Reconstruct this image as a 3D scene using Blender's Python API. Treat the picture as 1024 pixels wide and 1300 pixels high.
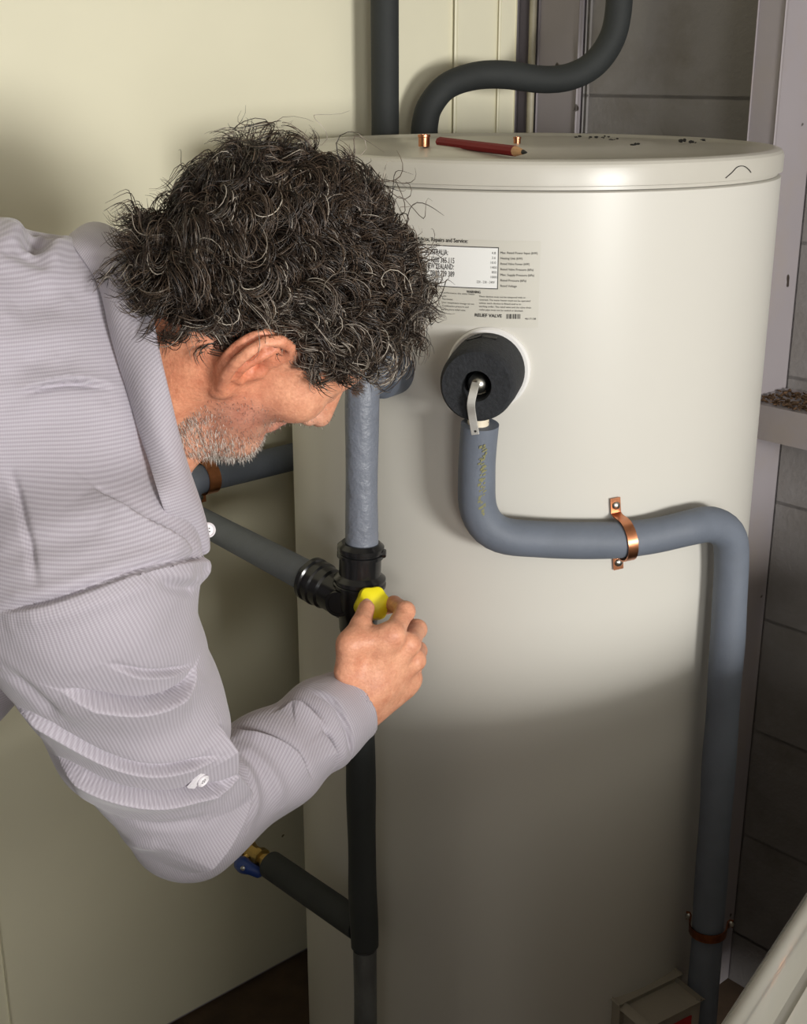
import bpy, bmesh, math, random
import numpy as np
from mathutils import Vector, Matrix

# ------------------------------------------------------------------ scene, camera, light
for o in list(bpy.data.objects):
    bpy.data.objects.remove(o, do_unlink=True)
scene = bpy.context.scene
COL = scene.collection
random.seed(7)
rng = np.random.default_rng(7)

F_PX = 1640.0                       # focal length in pixels of a 1024 x 1300 frame
TH = math.radians(18.9)             # camera looks down by this much
CAMZ = 1.54
ST, CT = math.sin(TH), math.cos(TH)

cam_d = bpy.data.cameras.new('camera')
cam_d.sensor_fit = 'VERTICAL'
cam_d.sensor_height = 36.0
cam_d.lens = 36.0 * F_PX / 1300.0
cam_d.clip_start = 0.02
cam = bpy.data.objects.new('camera', cam_d)
cam.location = (0, 0, CAMZ)
cam.rotation_euler = (math.pi / 2 - TH, 0, 0)
COL.objects.link(cam)
scene.camera = cam

scene.view_settings.view_transform = 'Standard'
scene.view_settings.look = 'None'
scene.view_settings.gamma = 1.0
scene.view_settings.use_curve_mapping = False
scene.view_settings.exposure = 0.08

world = bpy.data.worlds.new('sky')
scene.world = world
world.use_nodes = True
wn = world.node_tree.nodes
wn['Background'].inputs[0].default_value = (0.80, 0.90, 1.0, 1)
wn['Background'].inputs[1].default_value = 0.035

# room frame: corner K; A runs along the left wall towards the viewer, B along the right wall
WA = math.radians(48.0)
EL = np.array([math.sin(WA), math.cos(WA), 0.0])
ER = np.array([-math.cos(WA), math.sin(WA), 0.0])
K = np.array([0.201, 2.342, 0.0])
def room(a, b, z=0.0):
    p = K - a * EL - b * ER
    return np.array([p[0], p[1], z])
ROOM_ROT = math.atan2(-EL[1], -EL[0])     # local x = along A, local y = along B

def area_light(name, loc, target, sx, sy, energy, color):
    l = bpy.data.lights.new(name, 'AREA')
    l.shape = 'RECTANGLE'; l.size = sx; l.size_y = sy
    l.energy = energy; l.color = color
    o = bpy.data.objects.new(name, l)
    o.location = loc
    d = Vector(target) - Vector(loc)
    o.rotation_euler = d.to_track_quat('-Z', 'Y').to_euler()
    COL.objects.link(o)
    return o
# daylight entering through the open garage door, at the far end of the right wall
area_light('doorway_daylight', room(1.58, 5.00, 1.46), room(.46, .45, 1.20), 0.85, 0.62, 150, (1.0, 0.985, 0.95))
area_light('second_doorway_daylight', room(3.18, 4.32, 1.46), room(.46, .45, 1.20), 0.80, 0.62, 36, (1.0, 0.985, 0.95))
# weak, high fill lamp added behind the viewer; no window is known there
area_light('added_fill_light', room(4.30, 3.30, 1.95), room(.6, .2, 1.0), 1.0, 0.7, 5, (0.95, 0.98, 1.0))

# ------------------------------------------------------------------ helpers
def pix(px, py, Y):
    u = px - 512.0; v = 650.0 - py
    hor = F_PX * CT + v * ST
    zz = -F_PX * ST + v * CT
    return np.array([Y * u / hor, Y, CAMZ + Y * zz / hor])
def ray(px, py):
    d = pix(px, py, 1.0) - np.array([0, 0, CAMZ])
    return d / np.linalg.norm(d)
TC = np.array([0.160, 1.700]); TR = 0.310        # tank axis and radius
def pixcyl(px, py, r=TR):
    d = ray(px, py); dx, dy = d[0], d[1]
    a = dx*dx + dy*dy; b = -2*(dx*TC[0] + dy*TC[1]); c = TC @ TC - r*r
    disc = max(b*b - 4*a*c, 0.0)
    t = (-b - math.sqrt(disc)) / (2*a)
    return np.array([0, 0, CAMZ]) + t * d
def cyl_norm(p):
    n = np.array([p[0]-TC[0], p[1]-TC[1], 0.0])
    return n / np.linalg.norm(n)

def nrm(v):
    v = np.asarray(v, float); return v / (np.linalg.norm(v) + 1e-12)

def link(o, parent=None):
    COL.objects.link(o)
    if parent is not None:
        o.parent = parent
        o.matrix_parent_inverse = Matrix.Translation(-Vector(parent.location)) if parent.type == 'EMPTY' else parent.matrix_basis.inverted()
    return o
def mesh_obj(name, verts, faces, mat, parent=None, smooth=True):
    me = bpy.data.meshes.new(name)
    if isinstance(verts, np.ndarray) and isinstance(faces, np.ndarray):
        n = len(verts); m, k = faces.shape
        me.vertices.add(n); me.vertices.foreach_set('co', verts.astype(np.float32).ravel())
        me.loops.add(m * k); me.loops.foreach_set('vertex_index', faces.astype(np.int32).ravel())
        me.polygons.add(m)
        me.polygons.foreach_set('loop_start', np.arange(0, m * k, k, dtype=np.int32))
        me.update(calc_edges=True)
    else:
        me.from_pydata([tuple(map(float, v)) for v in verts], [], [tuple(map(int, f)) for f in faces])
    me.validate()
    if smooth:
        me.polygons.foreach_set('use_smooth', [True] * len(me.polygons))
    if mat is not None:
        me.materials.append(mat)
    return link(bpy.data.objects.new(name, me), parent)
def bm_obj(name, bm, mat, parent=None, smooth=False, angle=None):
    me = bpy.data.meshes.new(name)
    bm.normal_update()
    bm.to_mesh(me); bm.free()
    if smooth:
        me.polygons.foreach_set('use_smooth', [True] * len(me.polygons))
        if angle:
            me.set_sharp_from_angle(angle=math.radians(angle))
    if mat is not None:
        me.materials.append(mat)
    return link(bpy.data.objects.new(name, me), parent)
def tag(o, label=None, cat=None, group=None, kind=None):
    if label: o['label'] = label
    if cat: o['category'] = cat
    if group: o['group'] = group
    if kind: o['kind'] = kind
    return o
def empty(name, loc=(0, 0, 0)):
    o = bpy.data.objects.new(name, None)
    o.location = tuple(map(float, loc)); o.empty_display_size = 0.05
    COL.objects.link(o)
    return o
def vcol(o, name, vals):
    """per-vertex float or colour attribute"""
    vals = np.asarray(vals, np.float32)
    if vals.ndim == 1:
        at = o.data.attributes.new(name, 'FLOAT', 'POINT'); at.data.foreach_set('value', vals)
    else:
        at = o.data.attributes.new(name, 'FLOAT_COLOR', 'POINT')
        v4 = np.ones((len(vals), 4), np.float32); v4[:, :3] = vals
        at.data.foreach_set('color', v4.ravel())

# box in an oriented frame; ax = 3 axis vectors, h = half sizes
def obox(name, c, ax, h, mat, parent=None, bevel=0.0, seg=2):
    bm = bmesh.new()
    bmesh.ops.create_cube(bm, size=2.0)
    M = np.array(ax).T @ np.diag(h)
    for v in bm.verts:
        p = M @ np.array(v.co) + np.asarray(c); v.co = Vector(p)
    if bevel > 0:
        bmesh.ops.bevel(bm, geom=list(bm.edges), offset=bevel, segments=seg, affect='EDGES', profile=0.5)
    bmesh.ops.recalc_face_normals(bm, faces=bm.faces)
    return bm_obj(name, bm, mat, parent, smooth=bevel > 0, angle=40)
RAX = (-EL, -ER, np.array([0, 0, 1.0]))     # room axes: A, B, up
def rbox(name, a0, a1, b0, b1, z0, z1, mat, parent=None, bevel=0.0):
    c = room((a0+a1)/2, (b0+b1)/2, (z0+z1)/2)
    return obox(name, c, RAX, ((a1-a0)/2, (b1-b0)/2, (z1-z0)/2), mat, parent, bevel)

def fillet(pts, rad, n=8):
    """polyline with rounded corners; rad one number or a list per inner point"""
    pts = [np.asarray(p, float) for p in pts]
    out = [pts[0]]
    for i in range(1, len(pts)-1):
        r = rad[i-1] if isinstance(rad, (list, tuple)) else rad
        p0, p, p1 = pts[i-1], pts[i], pts[i+1]
        d0 = min(r, 0.48*np.linalg.norm(p0-p)); d1 = min(r, 0.48*np.linalg.norm(p1-p))
        a = p + (p0-p)/np.linalg.norm(p0-p)*d0; b = p + (p1-p)/np.linalg.norm(p1-p)*d1
        for k in range(n+1):
            t = k/n
            out.append((1-t)**2*a + 2*t*(1-t)*p + t*t*b)
    out.append(pts[-1])
    return out
def catmull(pts, n=8):
    P = [np.asarray(p, float) for p in pts]
    P = [2*P[0]-P[1]] + P + [2*P[-1]-P[-2]]
    out = []
    for i in range(1, len(P)-2):
        for k in range(n):
            t = k/n
            p0, p1, p2, p3 = P[i-1:i+3]
            out.append(0.5*((2*p1)+(-p0+p2)*t+(2*p0-5*p1+4*p2-p3)*t*t+(-p0+3*p1-3*p2+p3)*t**3))
    out.append(P[-2])
    return out
def resample(pts, step):
    P = np.array(pts); s = np.r_[0, np.cumsum(np.linalg.norm(np.diff(P, axis=0), axis=1))]
    n = max(2, int(s[-1]/step)+1); q = np.linspace(0, s[-1], n)
    return np.stack([np.interp(q, s, P[:, k]) for k in range(3)], 1)
def frames(P):
    T = np.gradient(P, axis=0); T /= np.linalg.norm(T, axis=1)[:, None] + 1e-12
    up = np.array([0, 0, 1.0]) if abs(T[0][2]) < .9 else np.array([1.0, 0, 0])
    N = [nrm(np.cross(T[0], up))]
    for i in range(1, len(P)):
        n = N[-1] - T[i]*(N[-1] @ T[i]); N.append(nrm(n))
    N = np.array(N); B = np.cross(T, N)
    return T, N, B
def tube_geo(pts, rad, sides=24, caps=True, wob=None):
    P = np.array(pts, float); n = len(P)
    R = np.full(n, rad) if np.isscalar(rad) else np.asarray(rad, float)
    T, N, B = frames(P)
    ang = np.linspace(0, 2*math.pi, sides, endpoint=False)
    V = P[:, None] + R[:, None, None]*(np.cos(ang)[None, :, None]*N[:, None] + np.sin(ang)[None, :, None]*B[:, None])
    if wob is not None:
        W = wob(np.arange(n)[:, None]/max(n-1, 1), ang[None, :])
        V = P[:, None] + (V-P[:, None])*(1+W[..., None])
    V = V.reshape(-1, 3)
    faces = []
    for i in range(n-1):
        for j in range(sides):
            j2 = (j+1) % sides
            faces.append((i*sides+j, i*sides+j2, (i+1)*sides+j2, (i+1)*sides+j))
    V = list(V)
    if caps:
        faces.append(tuple(range(sides-1, -1, -1)))
        faces.append(tuple((n-1)*sides+j for j in range(sides)))
    return V, faces
def tube(name, pts, rad, mat, parent=None, sides=24, caps=True, wob=None):
    V, Fc = tube_geo(pts, rad, sides, caps, wob)
    o = mesh_obj(name, V, Fc, mat, parent)
    o.data.set_sharp_from_angle(angle=math.radians(50))
    return o
def lathe(name, base, axis, prof, mat, parent=None, sides=40, angle=35):
    """prof: list of (radius, distance along axis)"""
    ax = nrm(axis); up = np.array([0, 0, 1.0]) if abs(ax[2]) < .9 else np.array([1.0, 0, 0])
    e1 = nrm(np.cross(ax, up)); e2 = np.cross(ax, e1)
    V = []; Fc = []
    for r, h in prof:
        for j in range(sides):
            t = 2*math.pi*j/sides
            V.append(np.asarray(base)+ax*h+max(r, 1e-5)*(math.cos(t)*e1+math.sin(t)*e2))
    for i in range(len(prof)-1):
        for j in range(sides):
            j2 = (j+1) % sides
            Fc.append((i*sides+j, i*sides+j2, (i+1)*sides+j2, (i+1)*sides+j))
    Fc.append(tuple(range(sides-1, -1, -1))); Fc.append(tuple((len(prof)-1)*sides+j for j in range(sides)))
    bm = bmesh.new()
    vs = [bm.verts.new(tuple(v)) for v in V]
    for f in Fc:
        bm.faces.new([vs[i] for i in f])
    bmesh.ops.recalc_face_normals(bm, faces=bm.faces)
    return bm_obj(name, bm, mat, parent, smooth=True, angle=angle)

# ------------------------------------------------------------------ materials
def srgb(r, g, b):
    f = lambda c: ((c/255)/12.92 if c/255 <= .04045 else ((c/255+.055)/1.055)**2.4)
    return (f(r), f(g), f(b), 1)
class NT:
    def __init__(s, name):
        s.m = bpy.data.materials.new(name); s.m.use_nodes = True
        s.t = s.m.node_tree; s.b = s.t.nodes['Principled BSDF']
    def n(s, typ, **kw):
        nd = s.t.nodes.new(typ)
        for k, v in kw.items():
            if k.startswith('i_'):
                nd.inputs[k[2:].replace('_', ' ')].default_value = v
            else:
                setattr(nd, k, v)
        return nd
    def l(s, a, b): s.t.links.new(a, b)
    def ramp(s, src, stops):
        r = s.n('ShaderNodeValToRGB')
        e = r.color_ramp.elements
        while len(e) < len(stops): e.new(0.5)
        for i, (p, c) in enumerate(stops):
            e[i].position = p; e[i].color = c
        s.l(src, r.inputs[0]); return r
    def mix(s, fac, a, b, mode='MIX'):
        m = s.n('ShaderNodeMix', data_type='RGBA', blend_type=mode)
        for sock, v in ((m.inputs[0], fac), (m.inputs[6], a), (m.inputs[7], b)):
            if hasattr(v, 'is_output'): s.l(v, sock)
            else: sock.default_value = v
        return m.outputs[2]
    def noise(s, scale, detail=3, rough=0.55, coord='Object', stretch=None):
        tc = s.n('ShaderNodeTexCoord'); src = tc.outputs[coord]
        if stretch:
            mp = s.n('ShaderNodeMapping'); mp.inputs['Scale'].default_value = stretch
            s.l(src, mp.inputs[0]); src = mp.outputs[0]
        n = s.n('ShaderNodeTexNoise'); n.inputs['Scale'].default_value = scale
        n.inputs['Detail'].default_value = detail; n.inputs['Roughness'].default_value = rough
        s.l(src, n.inputs['Vector']); return n.outputs[0]
    def bump(s, src, strength, dist=0.001, prev=None):
        b = s.n('ShaderNodeBump'); b.inputs['Strength'].default_value = strength
        b.inputs['Distance'].default_value = dist
        s.l(src, b.inputs['Height'])
        if prev is not None: s.l(prev, b.inputs['Normal'])
        s.l(b.outputs[0], s.b.inputs['Normal']); return b.outputs[0]
def mat(name, col, rough=0.5, metal=0.0, var=0.0, vscale=8, bump=0.0, bscale=60, bdist=0.001, spec=0.5, coat=0.0, dark=None, stretch=None):
    t = NT(name)
    t.b.inputs['Roughness'].default_value = rough
    t.b.inputs['Metallic'].default_value = metal
    t.b.inputs['Specular IOR Level'].default_value = spec
    t.b.inputs['Coat Weight'].default_value = coat
    if var > 0:
        nz = t.noise(vscale, 4, stretch=stretch)
        c2 = dark if dark else tuple(c*(1-var) for c in col[:3])+(1,)
        r = t.ramp(nz, [(0.38, c2), (0.62, col)])
        t.l(r.outputs[0], t.b.inputs['Base Color'])
    else:
        t.b.inputs['Base Color'].default_value = col
    if bump > 0:
        t.bump(t.noise(bscale, 3), bump, bdist)
    return t.m
def spotted(name, col, spot, rough, scale=14, thr=0.70, var=0.06, bump=0.12, bscale=40, big=None):
    """painted surface with a few dark chips and a slow tonal variation"""
    t = NT(name)
    t.b.inputs['Roughness'].default_value = rough
    n1 = t.noise(3.0, 3); base = t.ramp(n1, [(0.35, tuple(c*(1-var) for c in col[:3])+(1,)), (0.65, col)]).outputs[0]
    if big:
        n3 = t.noise(5.0, 5, 0.65); f = t.ramp(n3, [(0.52, (0, 0, 0, 1)), (0.75, (1, 1, 1, 1))])
        base = t.mix(f.outputs[0], base, big)
    n2 = t.noise(scale, 2, 0.4); f = t.ramp(n2, [(thr, (0, 0, 0, 1)), (thr+.015, (1, 1, 1, 1))])
    c = t.mix(f.outputs[0], base, spot)
    t.l(c, t.b.inputs['Base Color'])
    t.bump(t.noise(bscale, 4), bump, 0.002)
    return t.m
M = {}
M['cream'] = spotted('cream_wall_paint', srgb(227, 222, 197), srgb(120, 108, 78), 0.55, 40, 0.80, 0.05, 0.06, 30)
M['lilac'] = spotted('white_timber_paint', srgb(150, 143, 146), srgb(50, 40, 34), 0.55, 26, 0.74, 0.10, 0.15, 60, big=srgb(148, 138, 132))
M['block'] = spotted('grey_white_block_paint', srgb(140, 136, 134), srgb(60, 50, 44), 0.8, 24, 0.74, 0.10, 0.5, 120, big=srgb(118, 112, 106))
M['mortar'] = mat('dirty_mortar', srgb(58, 50, 44), 0.95, var=.3, vscale=20, bump=.6, bscale=90)
M['floor'] = mat('dirty_concrete_floor', srgb(84, 66, 48), 0.9, var=.5, vscale=6, bump=.5, bscale=60, bdist=.003)
M['ceil'] = mat('ceiling_paint', srgb(205, 200, 190), 0.9, var=.06)
M['tank'] = mat('cream_enamel', srgb(203, 200, 192), 0.38, spec=.45, bump=.012, bscale=9, bdist=.004)
M['lid'] = mat('cream_enamel_lid', srgb(190, 186, 176), 0.33, spec=.5, var=.05, vscale=10)
M['foamgrey'] = mat('grey_pipe_lagging', srgb(104, 111, 123), 0.62, var=.10, vscale=22, bump=.25, bscale=160, bdist=.0012)
M['foamwrinkle'] = mat('wrinkled_grey_lagging', srgb(116, 121, 132), 0.45, var=.08, vscale=30, bump=1.0, bscale=95, bdist=.0022)
M['foamdark'] = mat('charcoal_pipe_lagging', srgb(42, 45, 45), 0.75, var=.12, vscale=20, bump=.25, bscale=150)
M['foamblack'] = mat('black_foam', srgb(40, 42, 46), 0.92, var=.35, vscale=220, bump=.8, bscale=330, bdist=.0015)
M['blackplastic'] = mat('black_plastic', srgb(24, 24, 25), 0.22, bump=.05, bscale=60)
M['tape'] = mat('grey_wrapped_tape', srgb(96, 98, 98), 0.5, var=.45, vscale=30, bump=.6, bscale=40, bdist=.003, stretch=(1, 1, .3))
M['copper'] = mat('copper', srgb(206, 140, 104), 0.3, 1.0, var=.2, vscale=60)
M['coppold'] = mat('tarnished_copper', srgb(150, 92, 58), 0.4, 1.0, var=.4, vscale=70)
M['steel'] = mat('zinc_steel', srgb(190, 188, 180), 0.28, 1.0, var=.15, vscale=80)
M['lever'] = mat('dull_zinc_lever', srgb(214, 212, 206), 0.5, 0.75, var=.12, vscale=80)
M['brass'] = mat('brass', srgb(190, 160, 96), 0.3, 1.0, var=.25, vscale=60)
M['yellow'] = mat('yellow_plastic', srgb(242, 228, 30), 0.4, bump=.05)
M['blue'] = mat('blue_plastic', srgb(28, 58, 128), 0.42)
M['whiteplastic'] = mat('white_plastic', srgb(226, 224, 222), 0.4)
M['fitting'] = mat('cream_plastic', srgb(226, 214, 190), 0.5)
M['pencil'] = mat('red_pencil_paint', srgb(124, 16, 22), 0.6, spec=.2)
M['wood'] = mat('bare_wood', srgb(206, 160, 116), 0.7, var=.2, vscale=90)
M['black'] = mat('black', srgb(18, 17, 16), 0.6)
M['dirt'] = mat('dirt', srgb(104, 78, 54), 0.95, var=.5, vscale=120, bump=.9, bscale=200, bdist=.004)
M['ink'] = mat('print_ink', srgb(46, 44, 42), 0.6)
M['paper'] = mat('white_label', srgb(232, 232, 230), 0.45)
M['clearlabel'] = mat('label_film', srgb(199, 196, 186), 0.38)
M['car'] = mat('silver_car_paint', srgb(206, 206, 200), 0.22, 0.25, coat=.6)
M['red'] = mat('red_plastic', srgb(176, 22, 30), 0.4)
M['box'] = mat('beige_plastic', srgb(150, 143, 130), 0.45)

# ------------------------------------------------------------------ the room
def structure(o): o['kind'] = 'structure'; return o
structure(rbox('floor', -0.25, 5.2, -0.25, 5.2, -0.12, 0.0, M['floor']))
structure(rbox('ceiling', -0.25, 4.4, -0.25, 4.4, 2.45, 2.55, M['ceil']))

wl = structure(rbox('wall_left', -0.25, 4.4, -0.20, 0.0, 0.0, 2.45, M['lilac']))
rbox('panel', 0.172, 1.083, 0.0, 0.008, 0.012, 2.449, M['cream'], wl, .0015)
rbox('panel', 1.087, 3.10, 0.0, 0.014, 0.012, 2.449, M['cream'], wl, .003)
rbox('panel', 3.104, 4.39, 0.0, 0.010, 0.012, 2.449, M['cream'], wl, .0015)
rbox('cover_strip', 0.041, 0.170, 0.0, 0.0155, 0.012, 2.449, M['cream'], wl, .004)
rbox('cover_strip', 0.038, 0.075, 0.016, 0.021, 0.012, 2.449, M['cream'], wl, .003)

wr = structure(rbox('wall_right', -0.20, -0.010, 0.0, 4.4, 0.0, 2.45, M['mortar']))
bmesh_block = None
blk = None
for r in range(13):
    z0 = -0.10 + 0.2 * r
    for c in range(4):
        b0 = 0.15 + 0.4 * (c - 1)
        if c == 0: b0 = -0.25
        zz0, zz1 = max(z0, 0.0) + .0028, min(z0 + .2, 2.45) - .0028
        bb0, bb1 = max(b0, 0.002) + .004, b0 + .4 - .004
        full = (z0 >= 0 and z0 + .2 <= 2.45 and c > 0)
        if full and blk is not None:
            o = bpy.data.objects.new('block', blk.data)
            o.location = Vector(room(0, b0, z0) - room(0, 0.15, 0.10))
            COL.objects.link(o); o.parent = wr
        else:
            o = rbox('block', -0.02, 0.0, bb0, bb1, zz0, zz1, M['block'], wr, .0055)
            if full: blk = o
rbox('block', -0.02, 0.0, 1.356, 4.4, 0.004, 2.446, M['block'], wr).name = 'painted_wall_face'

# timber framing on the block wall
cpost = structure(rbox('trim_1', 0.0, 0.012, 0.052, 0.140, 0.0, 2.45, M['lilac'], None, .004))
rbox('added_corner_lining', 0.0, 0.006, 0.001, 0.051, 0.0, 2.45, M['lilac'], cpost)  # pale lining added to lighten the dark corner, not a known board
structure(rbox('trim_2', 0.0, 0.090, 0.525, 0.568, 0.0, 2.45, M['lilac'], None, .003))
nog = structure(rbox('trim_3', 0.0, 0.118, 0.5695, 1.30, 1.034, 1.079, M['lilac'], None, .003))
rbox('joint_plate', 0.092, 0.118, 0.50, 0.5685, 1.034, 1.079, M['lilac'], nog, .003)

def clutter(name, n, place, size, material, label, cat):
    """loose crumbs that nobody could count: one mesh"""
    bm = bmesh.new()
    for i in range(n):
        p = place()
        s = size*random.uniform(.35, 1.0)
        R = Matrix.Rotation(random.uniform(0, 6.3), 4, 'Z') @ Matrix.Rotation(random.uniform(-.4, .4), 4, 'X')
        m = Matrix.Translation(Vector(p)) @ R @ Matrix.Diagonal((s*random.uniform(.6, 1.8), s*random.uniform(.5, 1), s*random.uniform(.25, .6), 1))
        bmesh.ops.create_icosphere(bm, subdivisions=1, radius=1, matrix=m)
    for v in bm.verts:
        v.co += Vector((random.uniform(-1, 1), random.uniform(-1, 1), random.uniform(-1, 1)))*size*.12
    return tag(bm_obj(name, bm, material), label, cat, kind='stuff')
clutter('debris', 460, lambda: room(random.uniform(0.012, .108), random.uniform(.575, .86), 1.0805+random.uniform(0, .004)), .0052, M['dirt'],
        'brown dirt and crumbs lying on the white timber ledge', 'debris')

# thin cable conduit in the corner with its clip
cd = empty('conduit', room(0.010, 0.040, 0))
cpt = [room(0.0165, 0.040, 0.0), room(0.0165, 0.040, 2.44)]
M['conduit'] = mat('dull_conduit', srgb(168, 160, 138), .5, var=.15, vscale=30)
tube('tube', cpt, 0.0065, M['conduit'], cd, 12)
for zc in (1.69, 1.0):
    cl = rbox('clip', 0.0065, 0.0245, 0.026, 0.058, zc-.008, zc+.008, M['steel'], cd, .002)
    lathe('screw', room(0.024, 0.0535, zc), -EL, [(0, 0), (.003, 0), (.003, .0015), (.0018, .0025), (0, .0025)], M['steel'], cl, 12)
tag(cd, 'thin pale vertical conduit clipped in the wall corner behind the heater', 'conduit')

# ------------------------------------------------------------------ the water heater
TT = 1.452
heater = empty('water_heater', (TC[0], TC[1], 0))
tag(heater, 'tall cream cylindrical hot water heater in the room corner', 'water heater')
T3 = np.array([TC[0], TC[1], 0.0])
lathe('base', T3, (0, 0, 1), [(0, 0), (TR-.03, 0), (TR-.03, .05), (0, .05)], M['black'], heater, 64)
lathe('tank', T3, (0, 0, 1), [(0, .045), (TR-.006, .045), (TR, .055), (TR, TT-.0345), (TR-.003, TT-.033), (0, TT-.033)], M['tank'], heater, 160)
lathe('lid', T3, (0, 0, 1), [(TR-.02, TT-.032), (TR-.004, TT-.032), (TR-.004, TT-.0285), (TR+.0015, TT-.0275), (TR+.0015, TT-.010),
      (TR+.0005, TT-.006), (TR-.002, TT-.003), (TR-.006, TT-.0012), (TR-.012, TT-.0006), (TR-.018, TT-.002), (TR-.024, TT-.0042),
      (TR-.05, TT-.0035), (.16, TT-.001), (.155, TT+.001), (.08, TT+.002), (0, TT+.002)], M['lid'], heater, 160, 25)
# curved plate on the tank in (angle, height) coordinates
def phi_of(p): return math.atan2(p[0]-TC[0], -(p[1]-TC[1]))
def on_tank(phi, z, r=TR):
    return np.array([TC[0]+r*math.sin(phi), TC[1]-r*math.cos(phi), z])
def curved_patch(name, ph0, ph1, z0, z1, r, matl, parent, n=24):
    V = []; Fc = []
    for i in range(n+1):
        ph = ph0+(ph1-ph0)*i/n
        V += [on_tank(ph, z0, r), on_tank(ph, z1, r)]
    for i in range(n):
        Fc.append((2*i, 2*i+2, 2*i+3, 2*i+1))
    return mesh_obj(name, V, Fc, matl, parent)
tmp_txt = []
def print_text(s, px, py, h, parent, material=None, bold=0.0, width=None, name='print'):
    """flat printed lettering wrapped on the tank; (px, py) = photo position of the lower left corner"""
    cu = bpy.data.curves.new('t', 'FONT'); cu.body = s; cu.size = h/0.70
    cu.resolution_u = 2; cu.offset = bold
    o = bpy.data.objects.new('t', cu); COL.objects.link(o)
    dg = bpy.context.evaluated_depsgraph_get(); dg.update()
    me = bpy.data.meshes.new_from_object(o.evaluated_get(dg))
    bpy.data.objects.remove(o); bpy.data.curves.remove(cu)
    p = pixcyl(px, py); ph = phi_of(p)
    co = np.zeros(len(me.vertices)*3, np.float32); me.vertices.foreach_get('co', co); co = co.reshape(-1, 3)
    sx = 1.0
    if width and len(co): sx = width/max(co[:, 0].max(), 1e-6)
    out = np.array([on_tank(ph+c[0]*sx/TR, p[2]+c[1], TR+.0011) for c in co], np.float32)
    me.vertices.foreach_set('co', out.ravel()); me.update()
    me.materials.clear(); me.materials.append(material or M['ink'])
    ob = bpy.data.objects.new(name, me)
    return link(ob, parent)
pa = pixcyl(686, 312); pb = pixcyl(686, 417); phR = phi_of(pa)
phL = phR - 0.215/TR
zt, zb = pixcyl(686, 306)[2], pixcyl(684, 416)[2]
lab = curved_patch('label', phL, phR, zb, zt, TR+.0006, M['clearlabel'], heater)
pw0 = pixcyl(632, 315); pw1 = pixcyl(631, 366)
curved_patch('label_window', phL+.07, phi_of(pw0), pw1[2], pw0[2], TR+.0009, M['paper'], lab)
curved_patch('window_border', phL+.066, phi_of(pw0)+.003, pw1[2]-.001, pw0[2]+.001, TR+.00075, M['ink'], lab)
W = lambda px0, px1, py: abs(phi_of(pixcyl(px1, py))-phi_of(pixcyl(px0, py)))*TR
print_text('Advice, Repairs and Service:', 530, 305, .0042, lab, width=W(530, 594, 305), bold=.0001)
for i, (s, x0, x1, y) in enumerate([('AUSTRALIA:', 541, 569, 322), ('1300 365 115', 547, 577, 332.5), ('NEW ZEALAND:', 541, 576, 340), ('0800 729 389', 547, 577, 349.5)]):
    print_text(s, x0, y, .0058, lab, width=W(x0, x1, y), bold=.00012)
for i, s in enumerate(['4.8', '3.6', '10.0', '1400', '850', '1000']):
    print_text(s, 624-(2 if len(s) > 3 else 0), 322.5+i*6.1, .0026, lab)
print_text('220 - 230 - 240V', 605, 359, .0026, lab, width=W(605, 628, 359))
for i, (s, x1) in enumerate([('Max. Rated Power Input (kW)', 682), ('Heating Unit (kW)', 663), ('Rated Valve Power (kW)', 672), ('Rated Valve Pressure (kPa)', 677),
                       ('Max. Supply Pressure (kPa)', 678), ('Rated Pressure (kPa)', 668), ('Rated Voltage', 656)]):
    print_text(s, 635, 322+i*7, .0024, lab, width=W(635, x1, 330))
print_text('WARNING', 592.5, 371.5, .0026, lab, width=W(592.5, 610, 371), bold=.0001)
for i, (s, x0, x1) in enumerate([('For safe performance, this water heater', 553, 603), ('is fitted with:', 553, 567), ('Thermostat', 561, 575), ('Over temperature energy cut out', 561, 602),
                           ('Combination pressure and', 561, 595), ('temperature relief valve', 561, 591)]):
    print_text(s, x0, 371.5+i*4.3, .0018, lab, width=W(x0, x1, 380))
for i, s in enumerate(['These devices must not be tampered with or', 'removed. The water heater must not be operated', 'unless each device is fitted and is in',
                       'working order. The relief valve and the valve drain', 'outlet pipe must not be sealed or blocked.']):
    print_text(s, 608, 377+i*4.2, .0019, lab, width=W(608, (667, 673, 661, 674, 664)[i], 385))
print_text('HOT WATER', 512, 395.5, .0034, lab, width=W(512, 554, 395), bold=.00012)
print_text('RELIEF VALVE', 602.5, 401.5, .0034, lab, width=W(602.5, 637, 401), bold=.00012)
bx = 643.0
for i, w in enumerate([1.6, .8, 2.4, .8, 1.6, 2.2, .8, 1.4, 1.0]):
    q0 = pixcyl(bx, 404.5); q1 = pixcyl(bx+w*.8, 398.5)
    curved_patch('bar', phi_of(q0), phi_of(q1), q0[2], q1[2], TR+.0011, M['ink'], lab, 1)
    bx += w*.8+.9
print_text('4617138', 666, 405.5, .0020, lab, width=W(666, 680, 405))

# element cover low on the tank
def radial_axes(p):
    n = cyl_norm(p); t = np.array([-n[1], n[0], 0.0])
    if t[0] < 0: t = -t
    return n, t, np.array([0, 0, 1.0])
pc = pixcyl(820, 1258)
n_, t_, u_ = radial_axes(pc)
ec = obox('element_cover', np.array([pc[0], pc[1], pc[2]-.092])+n_*.020, (t_, n_, u_), (.046, .026, .092), M['box'], heater, .009, 3)
obox('element_cover_flange', np.array([pc[0], pc[1], pc[2]-.092])+n_*.001, (t_, n_, u_), (.056, .006, .101), M['box'], ec, .003, 2)
obox('warning_label', np.array([pc[0], pc[1], pc[2]-.092])+n_*.0465+t_*.006-u_*.005, (t_, n_, u_), (.036, .0006, .072), M['red'], ec)

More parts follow.
